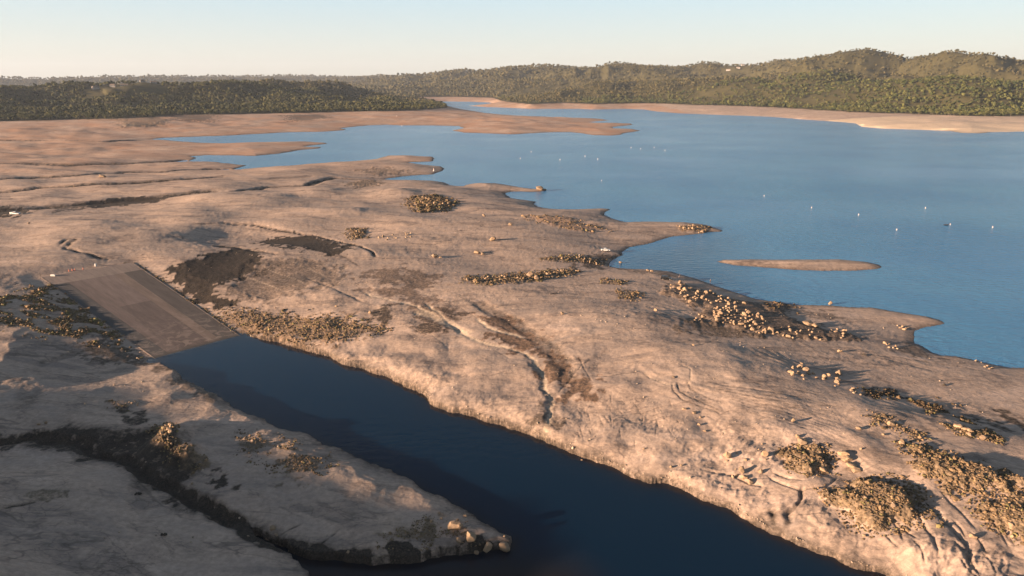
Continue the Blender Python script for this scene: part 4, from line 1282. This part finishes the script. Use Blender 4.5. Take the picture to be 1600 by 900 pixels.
def tree_meshes(k):
    rs = np.random.RandomState(300 + k)
    bm = bmesh.new()                                   # unit tree, 1 m high
    asp = rs.uniform(.42, .58)
    lobes = [(rs.uniform(-.24, .24), rs.uniform(-.24, .24), rs.uniform(.42, .78), rs.uniform(.15, .26)) for _ in range(8)]
    lobes.append((0, 0, .66, .3))
    for (lx, ly, lz, lr) in lobes:
        for q in range(16):
            d_ = Vector(rs.randn(3)).normalized()
            c_ = Vector((lx, ly, lz)) + Vector((d_.x * lr, d_.y * lr, d_.z * lr * .8)) * rs.uniform(.65, 1.05)
            m_ = Matrix.Translation(c_) @ Euler(tuple(rs.rand(3) * 6)).to_matrix().to_4x4() @ Matrix.Diagonal((*(rs.uniform(.035, .075, 3)), 1))
            bmesh.ops.create_icosphere(bm, subdivisions=1, radius=1, matrix=m_)
    for v in bm.verts:
        v.co.x *= asp * 2
        v.co.y *= asp * 2
        v.co += Vector(rs.randn(3)) * .008
    crown = bm_mesh('crown', bm)
    crown.materials.append(leaf_m)
    bm = bmesh.new()
    bmesh.ops.create_cone(bm, segments=7, radius1=.05, radius2=.028, depth=.5, cap_ends=True, matrix=Matrix.Translation((0, 0, .2)))
    for q in range(4):
        a_ = q * 1.57 + rs.rand()
        m_ = Matrix.Translation((math.cos(a_) * .1, math.sin(a_) * .1, .5)) @ Matrix.Rotation(a_, 4, 'Z') @ Matrix.Rotation(.75, 4, 'Y')
        bmesh.ops.create_cone(bm, segments=5, radius1=.026, radius2=.01, depth=.34, cap_ends=True, matrix=m_)
    trunk = bm_mesh('trunk', bm, True)
    trunk.materials.append(bark_m)
    return crown, trunk


TM = [tree_meshes(k) for k in range(6)]


def tree(x, y, z, h, label, group, k):
    t = empty('oak_tree', (x, y, z - .2), random.random() * 6.28)
    t.scale = (h, h, h * random.uniform(.85, 1.05))
    tag(t, label, 'tree', group)
    for nm, me in (('crown', TM[k][0]), ('trunk', TM[k][1])):
        o = bpy.data.objects.new(nm, me)
        COL.objects.link(o)
        o.parent = t


# houses are placed first so that the woods leave them free
HOUSES = [(195,138.5,2250,24,'long white house on the left wooded ridge, largest of its row'), (150,141,2250,20,'pale house at the left end of the ridge row'), (177,139.5,2260,16,'grey-roofed house just left of the long white one'),
          (224,138,2290,14,'small house between the long white one and the house on the highest trees'), (241,135,2320,20,'white house highest on the left wooded ridge'),
          (1137,121,3900,26,'white house on the middle hills, left one of three'), (1152,121.5,3900,22,'tall white house on the middle hills, middle of three'), (1159,120.5,3950,18,'small pale house on the middle hills, right one of three'),
          (1237,128.5,2900,16,'lone white house on the green slope of the right hills'), (507,129,4800,30,'faint white house on the far ridge in the centre')]
HP = [at_dist(a_, b_, d_) for a_, b_, d_, _, _ in HOUSES]

# which parts of the land the camera's surroundings can see at all
azr = np.radians(az)
tan_e = (Z.reshape(len(rad), len(az)) - CAM_H) / rad[:, None]
cm = np.maximum.accumulate(tan_e, 0)


def seen(x, y, z, add=9.0):
    r = np.hypot(x, y)
    a = np.arctan2(x, y)
    ia = np.clip(np.searchsorted(azr, a), 0, len(az) - 1)
    ir = np.clip(np.searchsorted(rad, r) - 2, 0, len(rad) - 1)
    return (z + add - CAM_H) / r > cm[ir, ia] - 2e-4


cand = []
NC = 150000
a_ = rng.uniform(-.70, .70, NC)
r_ = 1150 * np.exp(rng.rand(NC) * math.log(9000 / 1150))
xs, ys = r_ * np.sin(a_), r_ * np.cos(a_)
z_, mk_, ds_, dt_, fo_, _ = terrain(xs, ys, False)
sd_ = seen(xs, ys, z_)
dens = fbm(xs, ys, 260.0, 4, off=40.)
rel = np.clip((z_ - 95) / 110, 0, 1)
pr = np.where(dens > -.50, 1.0, .30)
pr = np.where(r_ < 1800, .8, pr)                         # equal numbers per log distance; closer ones thinned by the grid below
ok = fo_ & sd_ & (rng.rand(NC) < pr) & (ds_ > 4) & (dt_ > 2)
for hx, hy, hz_ in HP:
    da = np.abs(np.arctan2(xs, ys) - math.atan2(hx, hy))
    ok &= ~((da * r_ < 22) & (r_ < math.hypot(hx, hy) + 15) & (r_ > math.hypot(hx, hy) - 130))
xs, ys, z_, r_, dt_, dens = xs[ok], ys[ok], z_[ok], r_[ok], dt_[ok], dens[ok]
# thin to one tree per cell
cell = np.maximum(6.5, .0036 * r_)
lev = np.round(np.log(r_ / 1000) / .15).astype(int)
cs = np.maximum(6.5, .0036 * 1000 * np.exp(lev * .15))
key = (lev.astype(np.int64) * 4000003 + np.floor(xs / cs).astype(np.int64) * 20011 + np.floor(ys / cs).astype(np.int64))
_, ui = np.unique(key, return_index=True)
xs, ys, z_, r_, dt_, dens, cs = xs[ui], ys[ui], z_[ui], r_[ui], dt_[ui], dens[ui], cs[ui]
hgt = np.clip(rng.normal(8.0, 2.3, len(xs)), 4.0, 14) * np.where(xs > 100, .9, 1.0) * (1 - .22 * np.clip((z_ - 90) / 70, 0, 1) * (xs > 250)) * np.clip(cs / 8.5, 1.0, 1.9)
print('trees', len(xs))
# the 300 that show largest are trees of their own
app = hgt / r_
left = xs < 250
own = np.zeros(len(xs), bool)
for m_, n in ((left, 170), (~left, 128)):
    idx = np.where(m_ & (dt_ < 60))[0]
    own[idx[np.argsort(-app[idx])[:n]]] = True
K = 0
for q in np.where(own)[0]:
    K += 1
    if left[q]:
        tree(xs[q], ys[q], z_[q], hgt[q] * 1.05, 'dark round oak in the front row of the left shore woods', 'oaks in the front row of the left shore woods', K % 6)
    else:
        tree(xs[q], ys[q], z_[q], hgt[q] * 1.05, 'olive green oak in the front row of the right shore woods', 'oaks in the front row of the right shore woods', K % 6)
hx, hy, hz_ = at_dist(1494, 88, 3150)
tree(hx, hy, float(hz(hx, hy)[0]) - 1, 15, 'lone tree standing out against the sky on the right hilltop', None, 2)


def woodland(name, sel, label, c0, c1, nb):
    x, y, z, h, r = xs[sel], ys[sel], z_[sel], hgt[sel], r_[sel]
    n = len(x)
    P, s, f, t = [], [], [], []
    tone = rng.rand(n, 1)
    tc_ = np.array(c0) * (1 - tone) + np.array(c1) * tone
    for q in range(nb):
        a = rng.rand(n) * 6.283
        ro = (0 if q == 0 else 1) * h * rng.uniform(.2, .42, n)
        zz = z + h * (.62 if q == 0 else 1) * (1 if q == 0 else rng.uniform(.3, .85, n))
        P.append(np.stack([x + ro * np.cos(a), y + ro * np.sin(a), zz], 1))
        s.append(h * (.36 if q == 0 else 1) * (1 if q == 0 else rng.uniform(.13, .24, n)))
        f.append(rng.uniform(.75, 1.1, n))
        t.append(tc_ * rng.uniform(.7, 1.35, (n, 1)))
    o = swarm(name, np.concatenate(P), np.concatenate(s), np.concatenate(f), np.concatenate(t), wood_m, jit=.16)
    tag(o, label, 'woodland', kind='stuff')


rest = ~own
woodland('woodland', rest & (xs < 250) & (r_ < 2500), 'dark oak woods behind the left shore', (.018, .025, .010), (.072, .068, .024), 7)
woodland('woodland', rest & (xs >= 250) & (r_ < 2700), 'olive green woods on the slopes behind the right shore', (.018, .028, .009), (.078, .078, .024), 6)
woodland('woodland', rest & (((xs >= 250) & (r_ >= 2700)) | ((xs < 250) & (r_ >= 2500))), 'brownish woods over the far hills', (.030, .032, .014), (.085, .072, .032), 4)

# ---------------------------------------------------------------- houses
wall_m = simple_mat('white_render', (.28, .26, .24), .8, var=.05)
roof_m = simple_mat('brown_roof', (.20, .15, .12), .8)
win_m = simple_mat('dark_window', (.03, .035, .04), .15, var=.05)


def box_bm(bm, x0, x1, y0, y1, z0, z1):
    v = [bm.verts.new(c_) for c_ in ((x0, y0, z0), (x1, y0, z0), (x1, y1, z0), (x0, y1, z0), (x0, y0, z1), (x1, y0, z1), (x1, y1, z1), (x0, y1, z1))]
    for f in ((3, 2, 1, 0), (4, 5, 6, 7), (0, 1, 5, 4), (1, 2, 6, 5), (2, 3, 7, 6), (3, 0, 4, 7)):
        bm.faces.new([v[i_] for i_ in f])


for q, ((px_, py_, D, wd, lab), (hx, hy, hz0)) in enumerate(zip(HOUSES, HP)):
    wd *= .85
    gz = float(hz(hx, hy)[0])
    t = empty('house', (hx, hy, gz), -math.atan2(hx, hy) + random.uniform(-.5, .5))
    tag(t, lab, 'house', 'houses on the wooded ridges')
    d = wd * .55
    fh = max(6.0, min(14, hz0 - gz + 4))
    bm = bmesh.new()
    box_bm(bm, -wd / 2, wd / 2, -d / 2, d / 2, -2, fh)
    link('wall', bm_mesh('wall', bm), wall_m, t)
    bm = bmesh.new()
    e = .7
    vv = [bm.verts.new(c_) for c_ in ((-wd / 2 - e, -d / 2 - e, fh + .01), (wd / 2 + e, -d / 2 - e, fh + .01), (wd / 2 + e, d / 2 + e, fh + .01), (-wd / 2 - e, d / 2 + e, fh + .01), (-wd / 2 + 2, 0, fh + 2.6), (wd / 2 - 2, 0, fh + 2.6))]
    for f in ((3, 2, 1, 0), (0, 1, 5, 4), (1, 2, 5), (2, 3, 4, 5), (3, 0, 4)):
        bm.faces.new([vv[i_] for i_ in f])
    link('roof', bm_mesh('roof', bm), roof_m, t)
    for k in range(4):
        bm = bmesh.new()
        xx = -wd / 2 + wd * (k + .5) / 4
        box_bm(bm, xx - .8, xx + .8, -d / 2 - .06, -d / 2 + .02, fh - 2.6, fh - 1.1)
        link('window', bm_mesh('window', bm), win_m, t)

# ---------------------------------------------------------------- vehicles
glass_m = simple_mat('tinted_glass', (.02, .024, .03), .08, var=.02, spec=.6)
tyre_m = simple_mat('tyre_rubber', (.02, .02, .02), .8)
rim_m = simple_mat('rim_alloy', (.45, .45, .46), .35, .8)
lamp_m = simple_mat('lamp_lens', (.75, .75, .72), .15)
red_m = simple_mat('tail_lens', (.35, .02, .02), .2)
bar_m = simple_mat('bumper_plastic', (.04, .04, .042), .6)


def extrude_profile(prof, y0, y1, inset=0.0, bev=.05):
    bm = bmesh.new()
    A_ = [bm.verts.new((x, y0, z)) for x, z in prof]
    B_ = [bm.verts.new((x, y1, z)) for x, z in prof]
    n = len(prof)
    bm.faces.new(A_)
    bm.faces.new(B_[::-1])
    for k in range(n):
        bm.faces.new((A_[k], B_[k], B_[(k + 1) % n], A_[(k + 1) % n]))
    bmesh.ops.recalc_face_normals(bm, faces=bm.faces)
    if bev:
        bmesh.ops.bevel(bm, geom=bm.edges[:], offset=bev, segments=2, affect='EDGES', clamp_overlap=True)
    return bm


def arc(cx, r, a0, a1, n=7, cz=.34):
    return [(cx + r * math.cos(a0 + (a1 - a0) * k / n), cz + r * math.sin(a0 + (a1 - a0) * k / n)) for k in range(n + 1)]


def vehicle(name, cat, label, p, rz, paint, kind='sedan'):
    t = empty(name, p, rz)
    tag(t, label, cat)
    L = {'sedan': 4.7, 'suv': 4.8, 'pickup': 5.7}[kind]
    hw = .92
    fx, rx_, wr = L / 2 - .9, -L / 2 + (.95 if kind != 'pickup' else 1.15), .35
    deck = .92 if kind == 'sedan' else 1.05
    prof = [(-L / 2, .35), (-L / 2, deck - .08), (-L / 2 + .15, deck)] + [(L / 2 - 1.3, deck), (L / 2 - .1, deck - .18), (L / 2, deck - .35), (L / 2, .35)]
    prof += arc(fx, wr + .07, 0, math.pi, cz=.36) + arc(rx_, wr + .07, 0, math.pi, cz=.36)
    b = link('body', bm_mesh('body', extrude_profile(prof, -hw, hw, bev=.03), False), paint, t)
    if kind == 'sedan':
        cab = [(-L / 2 + .75, deck), (-L / 2 + 1.45, 1.42), (.35, 1.45), (1.15, deck)]
    elif kind == 'suv':
        cab = [(-L / 2 + .12, deck), (-L / 2 + .38, 1.68), (.45, 1.72), (1.25, deck)]
    else:
        cab = [(-.75, deck), (-.7, 1.72), (.55, 1.74), (1.25, deck)]
    cabz = cab[1][1]
    g = link('cabin_glass', bm_mesh('cabin_glass', extrude_profile(cab, -hw + .08, hw - .08, bev=.02)), glass_m, t)
    rf = [(cab[1][0] - .03, cabz - .08), (cab[1][0] + .03, cabz + .04), (cab[2][0] - .05, cab[2][1] + .04), (cab[2][0] + .08, cab[2][1] - .08)]
    link('roof', bm_mesh('roof', extrude_profile(rf, -hw + .07, hw - .07, bev=.02)), paint, t)
    for k, xx in enumerate((cab[1][0] + .25, (cab[1][0] + cab[2][0]) / 2, cab[2][0] + .1)):
        bm = bmesh.new()
        for sy in (-1, 1):
            y0 = sy * (hw - .075)
            box_bm(bm, xx - .04, xx + .04, min(y0, y0 + sy * .02), max(y0, y0 + sy * .02), deck, cabz)
        link('pillar', bm_mesh('pillar', bm), paint, t)
    if kind == 'pickup':
        bm = bmesh.new()
        for (x0, x1, y0, y1) in ((-L / 2, -.8, -hw, -hw + .1), (-L / 2, -.8, hw - .1, hw), (-L / 2, -L / 2 + .1, -hw + .1, hw - .1)):
            box_bm(bm, x0, x1, y0, y1, deck + .002, deck + .38)
        link('bed_wall', bm_mesh('bed_wall', bm), paint, t)
    for sx in (fx, rx_):
        for sy in (-1, 1):
            bm = bmesh.new()
            bmesh.ops.create_cone(bm, segments=20, radius1=wr, radius2=wr, depth=.22, cap_ends=True, matrix=Matrix.Rotation(math.pi / 2, 4, 'X'))
            bmesh.ops.bevel(bm, geom=[e_ for e_ in bm.edges if len(e_.link_faces) == 2 and any(len(f.verts) > 4 for f in e_.link_faces)], offset=.03, segments=2, affect='EDGES')
            w = link('wheel', bm_mesh('wheel', bm), tyre_m, t)
            w.location = (sx, sy * (hw - .1), wr)
            bm = bmesh.new()
            bmesh.ops.create_cone(bm, segments=12, radius1=wr * .62, radius2=wr * .62, depth=.235, cap_ends=True, matrix=Matrix.Rotation(math.pi / 2, 4, 'X'))
            link('rim', bm_mesh('rim', bm), rim_m, w)
    for sy in (-1, 1):
        bm = bmesh.new()
        box_bm(bm, L / 2 - .12, L / 2 + .012, sy * .68 - .18, sy * .68 + .18, deck - .33, deck - .2)
        link('headlight', bm_mesh('headlight', bm), lamp_m, t)
        bm = bmesh.new()
        box_bm(bm, -L / 2 - .012, -L / 2 + .1, sy * .72 - .14, sy * .72 + .14, deck - .32, deck - .12)
        link('tail_light', bm_mesh('tail_light', bm), red_m, t)
    for sx in (-1, 1):
        bm = bmesh.new()
        box_bm(bm, sx * L / 2 - .06, sx * L / 2 + .06, -hw + .04, hw - .04, .36, .5)
        link('bumper', bm_mesh('bumper', bm), bar_m, t)
    return t


white_p = simple_mat('white_paint', (.62, .61, .60), .3, var=.02)
dark_p = simple_mat('dark_grey_paint', (.010, .011, .013), .25, var=.05)
vp = on_ground([(946, 392), (1041, 437), (24, 335)])
vehicle('parked_car', 'car', 'white car parked near the water on the reddish spit', vp[0], R(-6), white_p, 'sedan')
vehicle('parked_suv', 'car', 'black off-road car parked on grey sand near the long boulder pile', vp[1], R(-14), dark_p, 'suv')
vehicle('pickup_truck', 'truck', 'white pickup truck on the dark ground at the far left edge', vp[2], R(-5), white_p, 'pickup')

# ---------------------------------------------------------------- people
skin_m = simple_mat('skin', (.45, .28, .2), .6)
hair_m = simple_mat('hair', (.04, .03, .02), .8)


def skinned(name, verts, edges, rads, mat, parent, sub=1):
    me = bpy.data.meshes.new(name)
    me.from_pydata(verts, edges, [])
    o = link(name, me, None, parent)
    md = o.modifiers.new('skin', 'SKIN')
    for i_, r_ in enumerate(rads):
        o.data.skin_vertices[0].data[i_].radius = (r_, r_ * .85)
    o.data.skin_vertices[0].data[0].use_root = True
    sb = o.modifiers.new('sub', 'SUBSURF')
    sb.levels = sb.render_levels = sub
    me.materials.append(mat)
    return o


def person(p, rz, label, shirt, pants, sit=False):
    t = empty('person', p, rz)
    tag(t, label, 'person')
    dz = -.42 if sit else 0
    ky, kz = (.42, .50) if sit else (.03, .50)
    hip = .92 + dz
    V_ = [(0, 0, hip), (0, 0, hip + .25), (0, 0, hip + .5), (0, 0, hip + .6), (0, .02, hip + .72), (0, .02, hip + .82)]
    E_ = [(0, 1), (1, 2), (2, 3), (3, 4), (4, 5)]
    Rr = [.13, .13, .14, .06, .095, .08]
    for s in (-1, 1):
        n = len(V_)
        V_ += [(s * .1, 0, hip - .05), (s * .12, ky, kz), (s * .13, ky, .08), (s * .14, ky + .16, .04)]
        E_ += [(0, n), (n, n + 1), (n + 1, n + 2), (n + 2, n + 3)]
        Rr += [.1, .065, .045, .04]
        n = len(V_)
        V_ += [(s * .19, 0, hip + .5), (s * .25, .03, hip + .22), (s * .24, .16, hip + .0), (s * .24, .24, hip - .04)]
        E_ += [(2, n), (n, n + 1), (n + 1, n + 2), (n + 2, n + 3)]
        Rr += [.06, .045, .035, .035]
    skinned('body', V_, E_, Rr, skin_m, t)
    V2 = [(0, 0, hip), (0, 0, hip + .25), (0, 0, hip + .5)]
    E2 = [(0, 1), (1, 2)]
    R2 = [.155, .155, .165]
    for s in (-1, 1):
        n = len(V2)
        V2 += [(s * .19, 0, hip + .5), (s * .25, .03, hip + .22)]
        E2 += [(2, n), (n, n + 1)]
        R2 += [.08, .065]
    skinned('shirt', V2, E2, R2, shirt, t)
    V3 = [(0, 0, hip - .02)]
    E3, R3 = [], [.15]
    for s in (-1, 1):
        n = len(V3)
        V3 += [(s * .1, 0, hip - .08), (s * .12, ky, kz), (s * .13, ky, .14)]
        E3 += [(0, n), (n, n + 1), (n + 1, n + 2)]
        R3 += [.12, .085, .065]
    skinned('trousers', V3, E3, R3, pants, t)
    bm = bmesh.new()
    bmesh.ops.create_icosphere(bm, subdivisions=2, radius=.115, matrix=Matrix.Translation((0, -.01, hip + .84)) @ Matrix.Diagonal((.9, 1, .75, 1)))
    link('hair', bm_mesh('hair', bm, True), hair_m, t)
    return t


cloth = lambda n, c_: simple_mat(n, c_, .85, var=.1)
dk, bl, rd, gy = cloth('dark_cloth', (.03, .03, .035)), cloth('denim', (.05, .07, .11)), cloth('red_cloth', (.35, .05, .04)), cloth('grey_cloth', (.16, .15, .14))
pp = on_ground([(511, 410), (1062, 433), (1066, 431), (1110, 442), (905, 402)])
person(pp[0], .4, 'dark-clothed person standing alone on the grey bench beyond the ramp', dk, dk)
person(pp[1], 1.0, 'seated person in dark clothes at the water right of the black car', dk, bl, True)
person(pp[3], .3, 'person in dark clothes standing on the shoreline above the long boulder pile', dk, dk)
person(pp[4], 0, 'person in pale grey standing among the boulders below the white car', cloth('pale_cloth', (.5, .48, .44)), gy)
# folding chair under the seated person, cooler beside it
t = empty('folding_chair', pp[1], 1.0)
tag(t, 'low dark folding chair under the seated person by the water', 'chair')
bm = bmesh.new()
box_bm(bm, -.25, .25, -.22, .25, .36, .40)
link('seat', bm_mesh('seat', bm), dk, t)
bm = bmesh.new()
box_bm(bm, -.25, .25, -.27, -.22, .40, .9)
link('backrest', bm_mesh('backrest', bm), dk, t)
for sx in (-.22, .22):
    for sy in (-.2, .22):
        bm = bmesh.new()
        box_bm(bm, sx - .02, sx + .02, sy - .02, sy + .02, 0, .36)
        link('leg', bm_mesh('leg', bm), bar_m, t)
# ---------------------------------------------------------------- buoys, boat, markers
buoy_w = simple_mat('buoy_white', (.62, .60, .57), .4, var=.03)
buoy_o = simple_mat('buoy_orange', (.75, .22, .04), .4, var=.05)


def lathe(prof, seg=16):
    bm = bmesh.new()
    rings = []
    for r_, z in prof:
        rings.append([bm.verts.new((r_ * math.cos(6.2832 * k / seg), r_ * math.sin(6.2832 * k / seg), z)) for k in range(seg)])
    for a_, b_ in zip(rings, rings[1:]):
        for k in range(seg):
            bm.faces.new((a_[k], a_[(k + 1) % seg], b_[(k + 1) % seg], b_[k]))
    bm.faces.new(rings[0][::-1])
    bm.faces.new(rings[-1])
    return bm


fl_me = bm_mesh('float', lathe([(.2, -.5), (.42, -.3), (.5, -.05), (.5, .12), (.42, .2), (.26, .24), (.24, .9)]), True)
cap_me = bm_mesh('cap', lathe([(.24, 1.08), (.2, 1.3), (.1, 1.42), (.02, 1.45)]), True)
bd_me = bm_mesh('band', lathe([(.245, .9), (.25, .91), (.25, 1.07), (.245, 1.08)]), True)
fl_me.materials.append(buoy_w)
cap_me.materials.append(buoy_w)
bd_me.materials.append(buoy_o)
BUOYS = [(1268,324.5,'white buoy, left one of the loose row off the right islet'), (1341.5,335.5,'white buoy, second of the loose row off the right islet'), (1446,325,'white buoy, farthest of the loose row off the right islet'),
 (1401,359,'white buoy nearest to the small islet'), (1551,355,'white buoy nearest the right edge'), (1484.5,351,'white buoy beside the tiny dark boat'), (940,282,'lone white buoy in mid lake beyond the rock islet'),
 (1194,306,'lone white buoy between mid lake and the right row'), (1039,235,'white buoy off the red point, rightmost and tallest looking of its row'), (1022,230.5,'white buoy off the red point, third from the left'),
 (1001,232.5,'white buoy off the red point, second from the left'), (986,230.5,'white buoy off the red point, first from the left'), (934,248.5,'white buoy below the red point, right of a pair'), (914,244,'white buoy below the red point, left of a pair'),
 (875,249.5,'white buoy between the pair and the far left ones'), (830,237,'white buoy in the left group, the farther of two'), (813,247.5,'white buoy in the left group, the nearer of two')]
STR = [(678,267,'white marker stranded upright on the tip of the pale spit'), (628,197,'white marker stranded on the far red shore'), (620,182,'small white marker high on the far bare shore')]


def buoy(name, p, s, lab, grp):
    t = empty(name, p, random.random() * 6)
    t.scale = (s, s, s)
    t.rotation_euler = (random.uniform(-.08, .08), random.uniform(-.08, .08), random.random() * 6)
    tag(t, lab, 'buoy', grp)
    for nm, me in (('float', fl_me), ('cap', cap_me), ('band', bd_me)):
        o = bpy.data.objects.new(nm, me)
        COL.objects.link(o)
        o.parent = t


for px_, py_, lab in BUOYS:
    x_, y_ = unproj(px_, py_ + .5, 0)
    buoy('buoy', (x_, y_, 0), 0.68 if y_ < 700 else 0.95, lab, 'buoys on the lake')
for (px_, py_, lab), p_ in zip(STR, on_ground([(a_[0], a_[1]) for a_ in STR])):
    buoy('marker_buoy', tuple(p_ + np.array([0, 0, .3])), 1.5, lab, 'stranded markers')
# tiny boat
x_, y_ = unproj(1478, 351.8, 0)
t = empty('rowing_boat', (x_, y_, 0), .1)
tag(t, 'tiny dark boat floating beside a white buoy', 'boat')
bm = bmesh.new()
secs = []
for k, (xx, w, zb) in enumerate(((-1.6, .45, .05), (-.8, .62, -.1), (.2, .65, -.12), (1.1, .42, -.05), (1.8, .04, .15))):
    secs.append([bm.verts.new(c_) for c_ in ((xx, -w, .42), (xx, -w * .75, zb), (xx, w * .75, zb), (xx, w, .42), (xx, w * .85, .40), (xx, w * .6, zb + .1), (xx, -w * .6, zb + .1), (xx, -w * .85, .40))])
for a_, b_ in zip(secs, secs[1:]):
    for k in range(8):
        bm.faces.new((a_[k], a_[(k + 1) % 8], b_[(k + 1) % 8], b_[k]))
bm.faces.new(secs[0])
bm.faces.new(secs[-1][::-1])
bmesh.ops.recalc_face_normals(bm, faces=bm.faces)
link('hull', bm_mesh('hull', bm), simple_mat('dark_hull', (.03, .03, .035), .5), t)
for xx in (-.7, .5):
    bm = bmesh.new()
    box_bm(bm, xx - .12, xx + .12, -.5, .5, .28, .32)
    link('bench', bm_mesh('bench', bm), simple_mat('boat_bench', (.2, .15, .1), .7), t)
# closures at the head of the ramp
cone_m, pale_m = simple_mat('cone_orange', (.75, .22, .12), .5), simple_mat('barrel_white', (.5, .48, .45), .5)
cn_me = bm_mesh('cone_body', lathe([(.24, .04), (.2, .06), (.04, .9), (.03, .92)], 12), True)
cn_me.materials.append(cone_m)
bm = bmesh.new()
box_bm(bm, -.3, .3, -.3, .3, 0, .05)
cb_me = bm_mesh('cone_foot', bm)
cb_me.materials.append(bar_m)
CN = [(108,424,'orange cone in the row at the head of the ramp, leftmost'), (113,423,'orange cone in the row at the head of the ramp, second from the left'), (117,422.5,'orange cone in the row at the head of the ramp, third from the left'), (130,421,'orange cone at the right end of the row at the head of the ramp')]
for (px_, py_, lab), p_ in zip(CN, on_ground([(a_[0], a_[1]) for a_ in CN])):
    t = empty('traffic_cone', p_, random.random())
    tag(t, lab, 'cone', 'cones closing the ramp')
    for nm, me in (('cone_body', cn_me), ('foot', cb_me)):
        o = bpy.data.objects.new(nm, me)
        COL.objects.link(o)
        o.parent = t
for (px_, py_, s_, lab) in ((150, 416, 1.0, 'white barrel standing in the middle of the ramp head'), (83, 431.5, .7, 'low white block at the left corner of the ramp head'), (63, 432, .6, 'dark post at the left corner of the ramp')):
    p_ = on_ground([(px_, py_)])[0]
    if 'barrel' in lab:
        bmx = lathe([(.42, 0), (.45, .05), (.45, .5), (.43, .52), (.45, .54), (.42, 1.15), (.38, 1.2)])
        nm, cat, mt = 'barrel', 'barrel', pale_m
    elif 'block' in lab:
        bmx = extrude_profile([(-1.0, 0), (-1.0, .5), (-.8, .8), (.8, .8), (1.0, .5), (1.0, 0)], -.3, .3, bev=.04)
        nm, cat, mt = 'concrete_block', 'block', pale_m
    else:
        bmx = lathe([(.12, 0), (.12, 1.6), (.09, 1.65)], 10)
        nm, cat, mt = 'post', 'post', dark_m
    o = link(nm, bm_mesh(nm, bmx), mt)
    o.location = p_
    tag(o, lab, cat)

# ---------------------------------------------------------------- air
bm = bmesh.new()
box_bm(bm, -13000, 13000, -1500, 13500, -8, 420)
hm = bpy.data.materials.new('haze')
hm.use_nodes = True
nt = hm.node_tree
nt.nodes.clear()
pv = nt.nodes.new('ShaderNodeVolumePrincipled')
pv.inputs['Color'].default_value = (.70, .82, 1.0, 1)
pv.inputs['Density'].default_value = HAZE
pv.inputs['Anisotropy'].default_value = .1
ou = nt.nodes.new('ShaderNodeOutputMaterial')
nt.links.new(pv.outputs[0], ou.inputs['Volume'])
hb = link('haze', bm_mesh('haze', bm), hm)
tag(hb, kind='stuff')
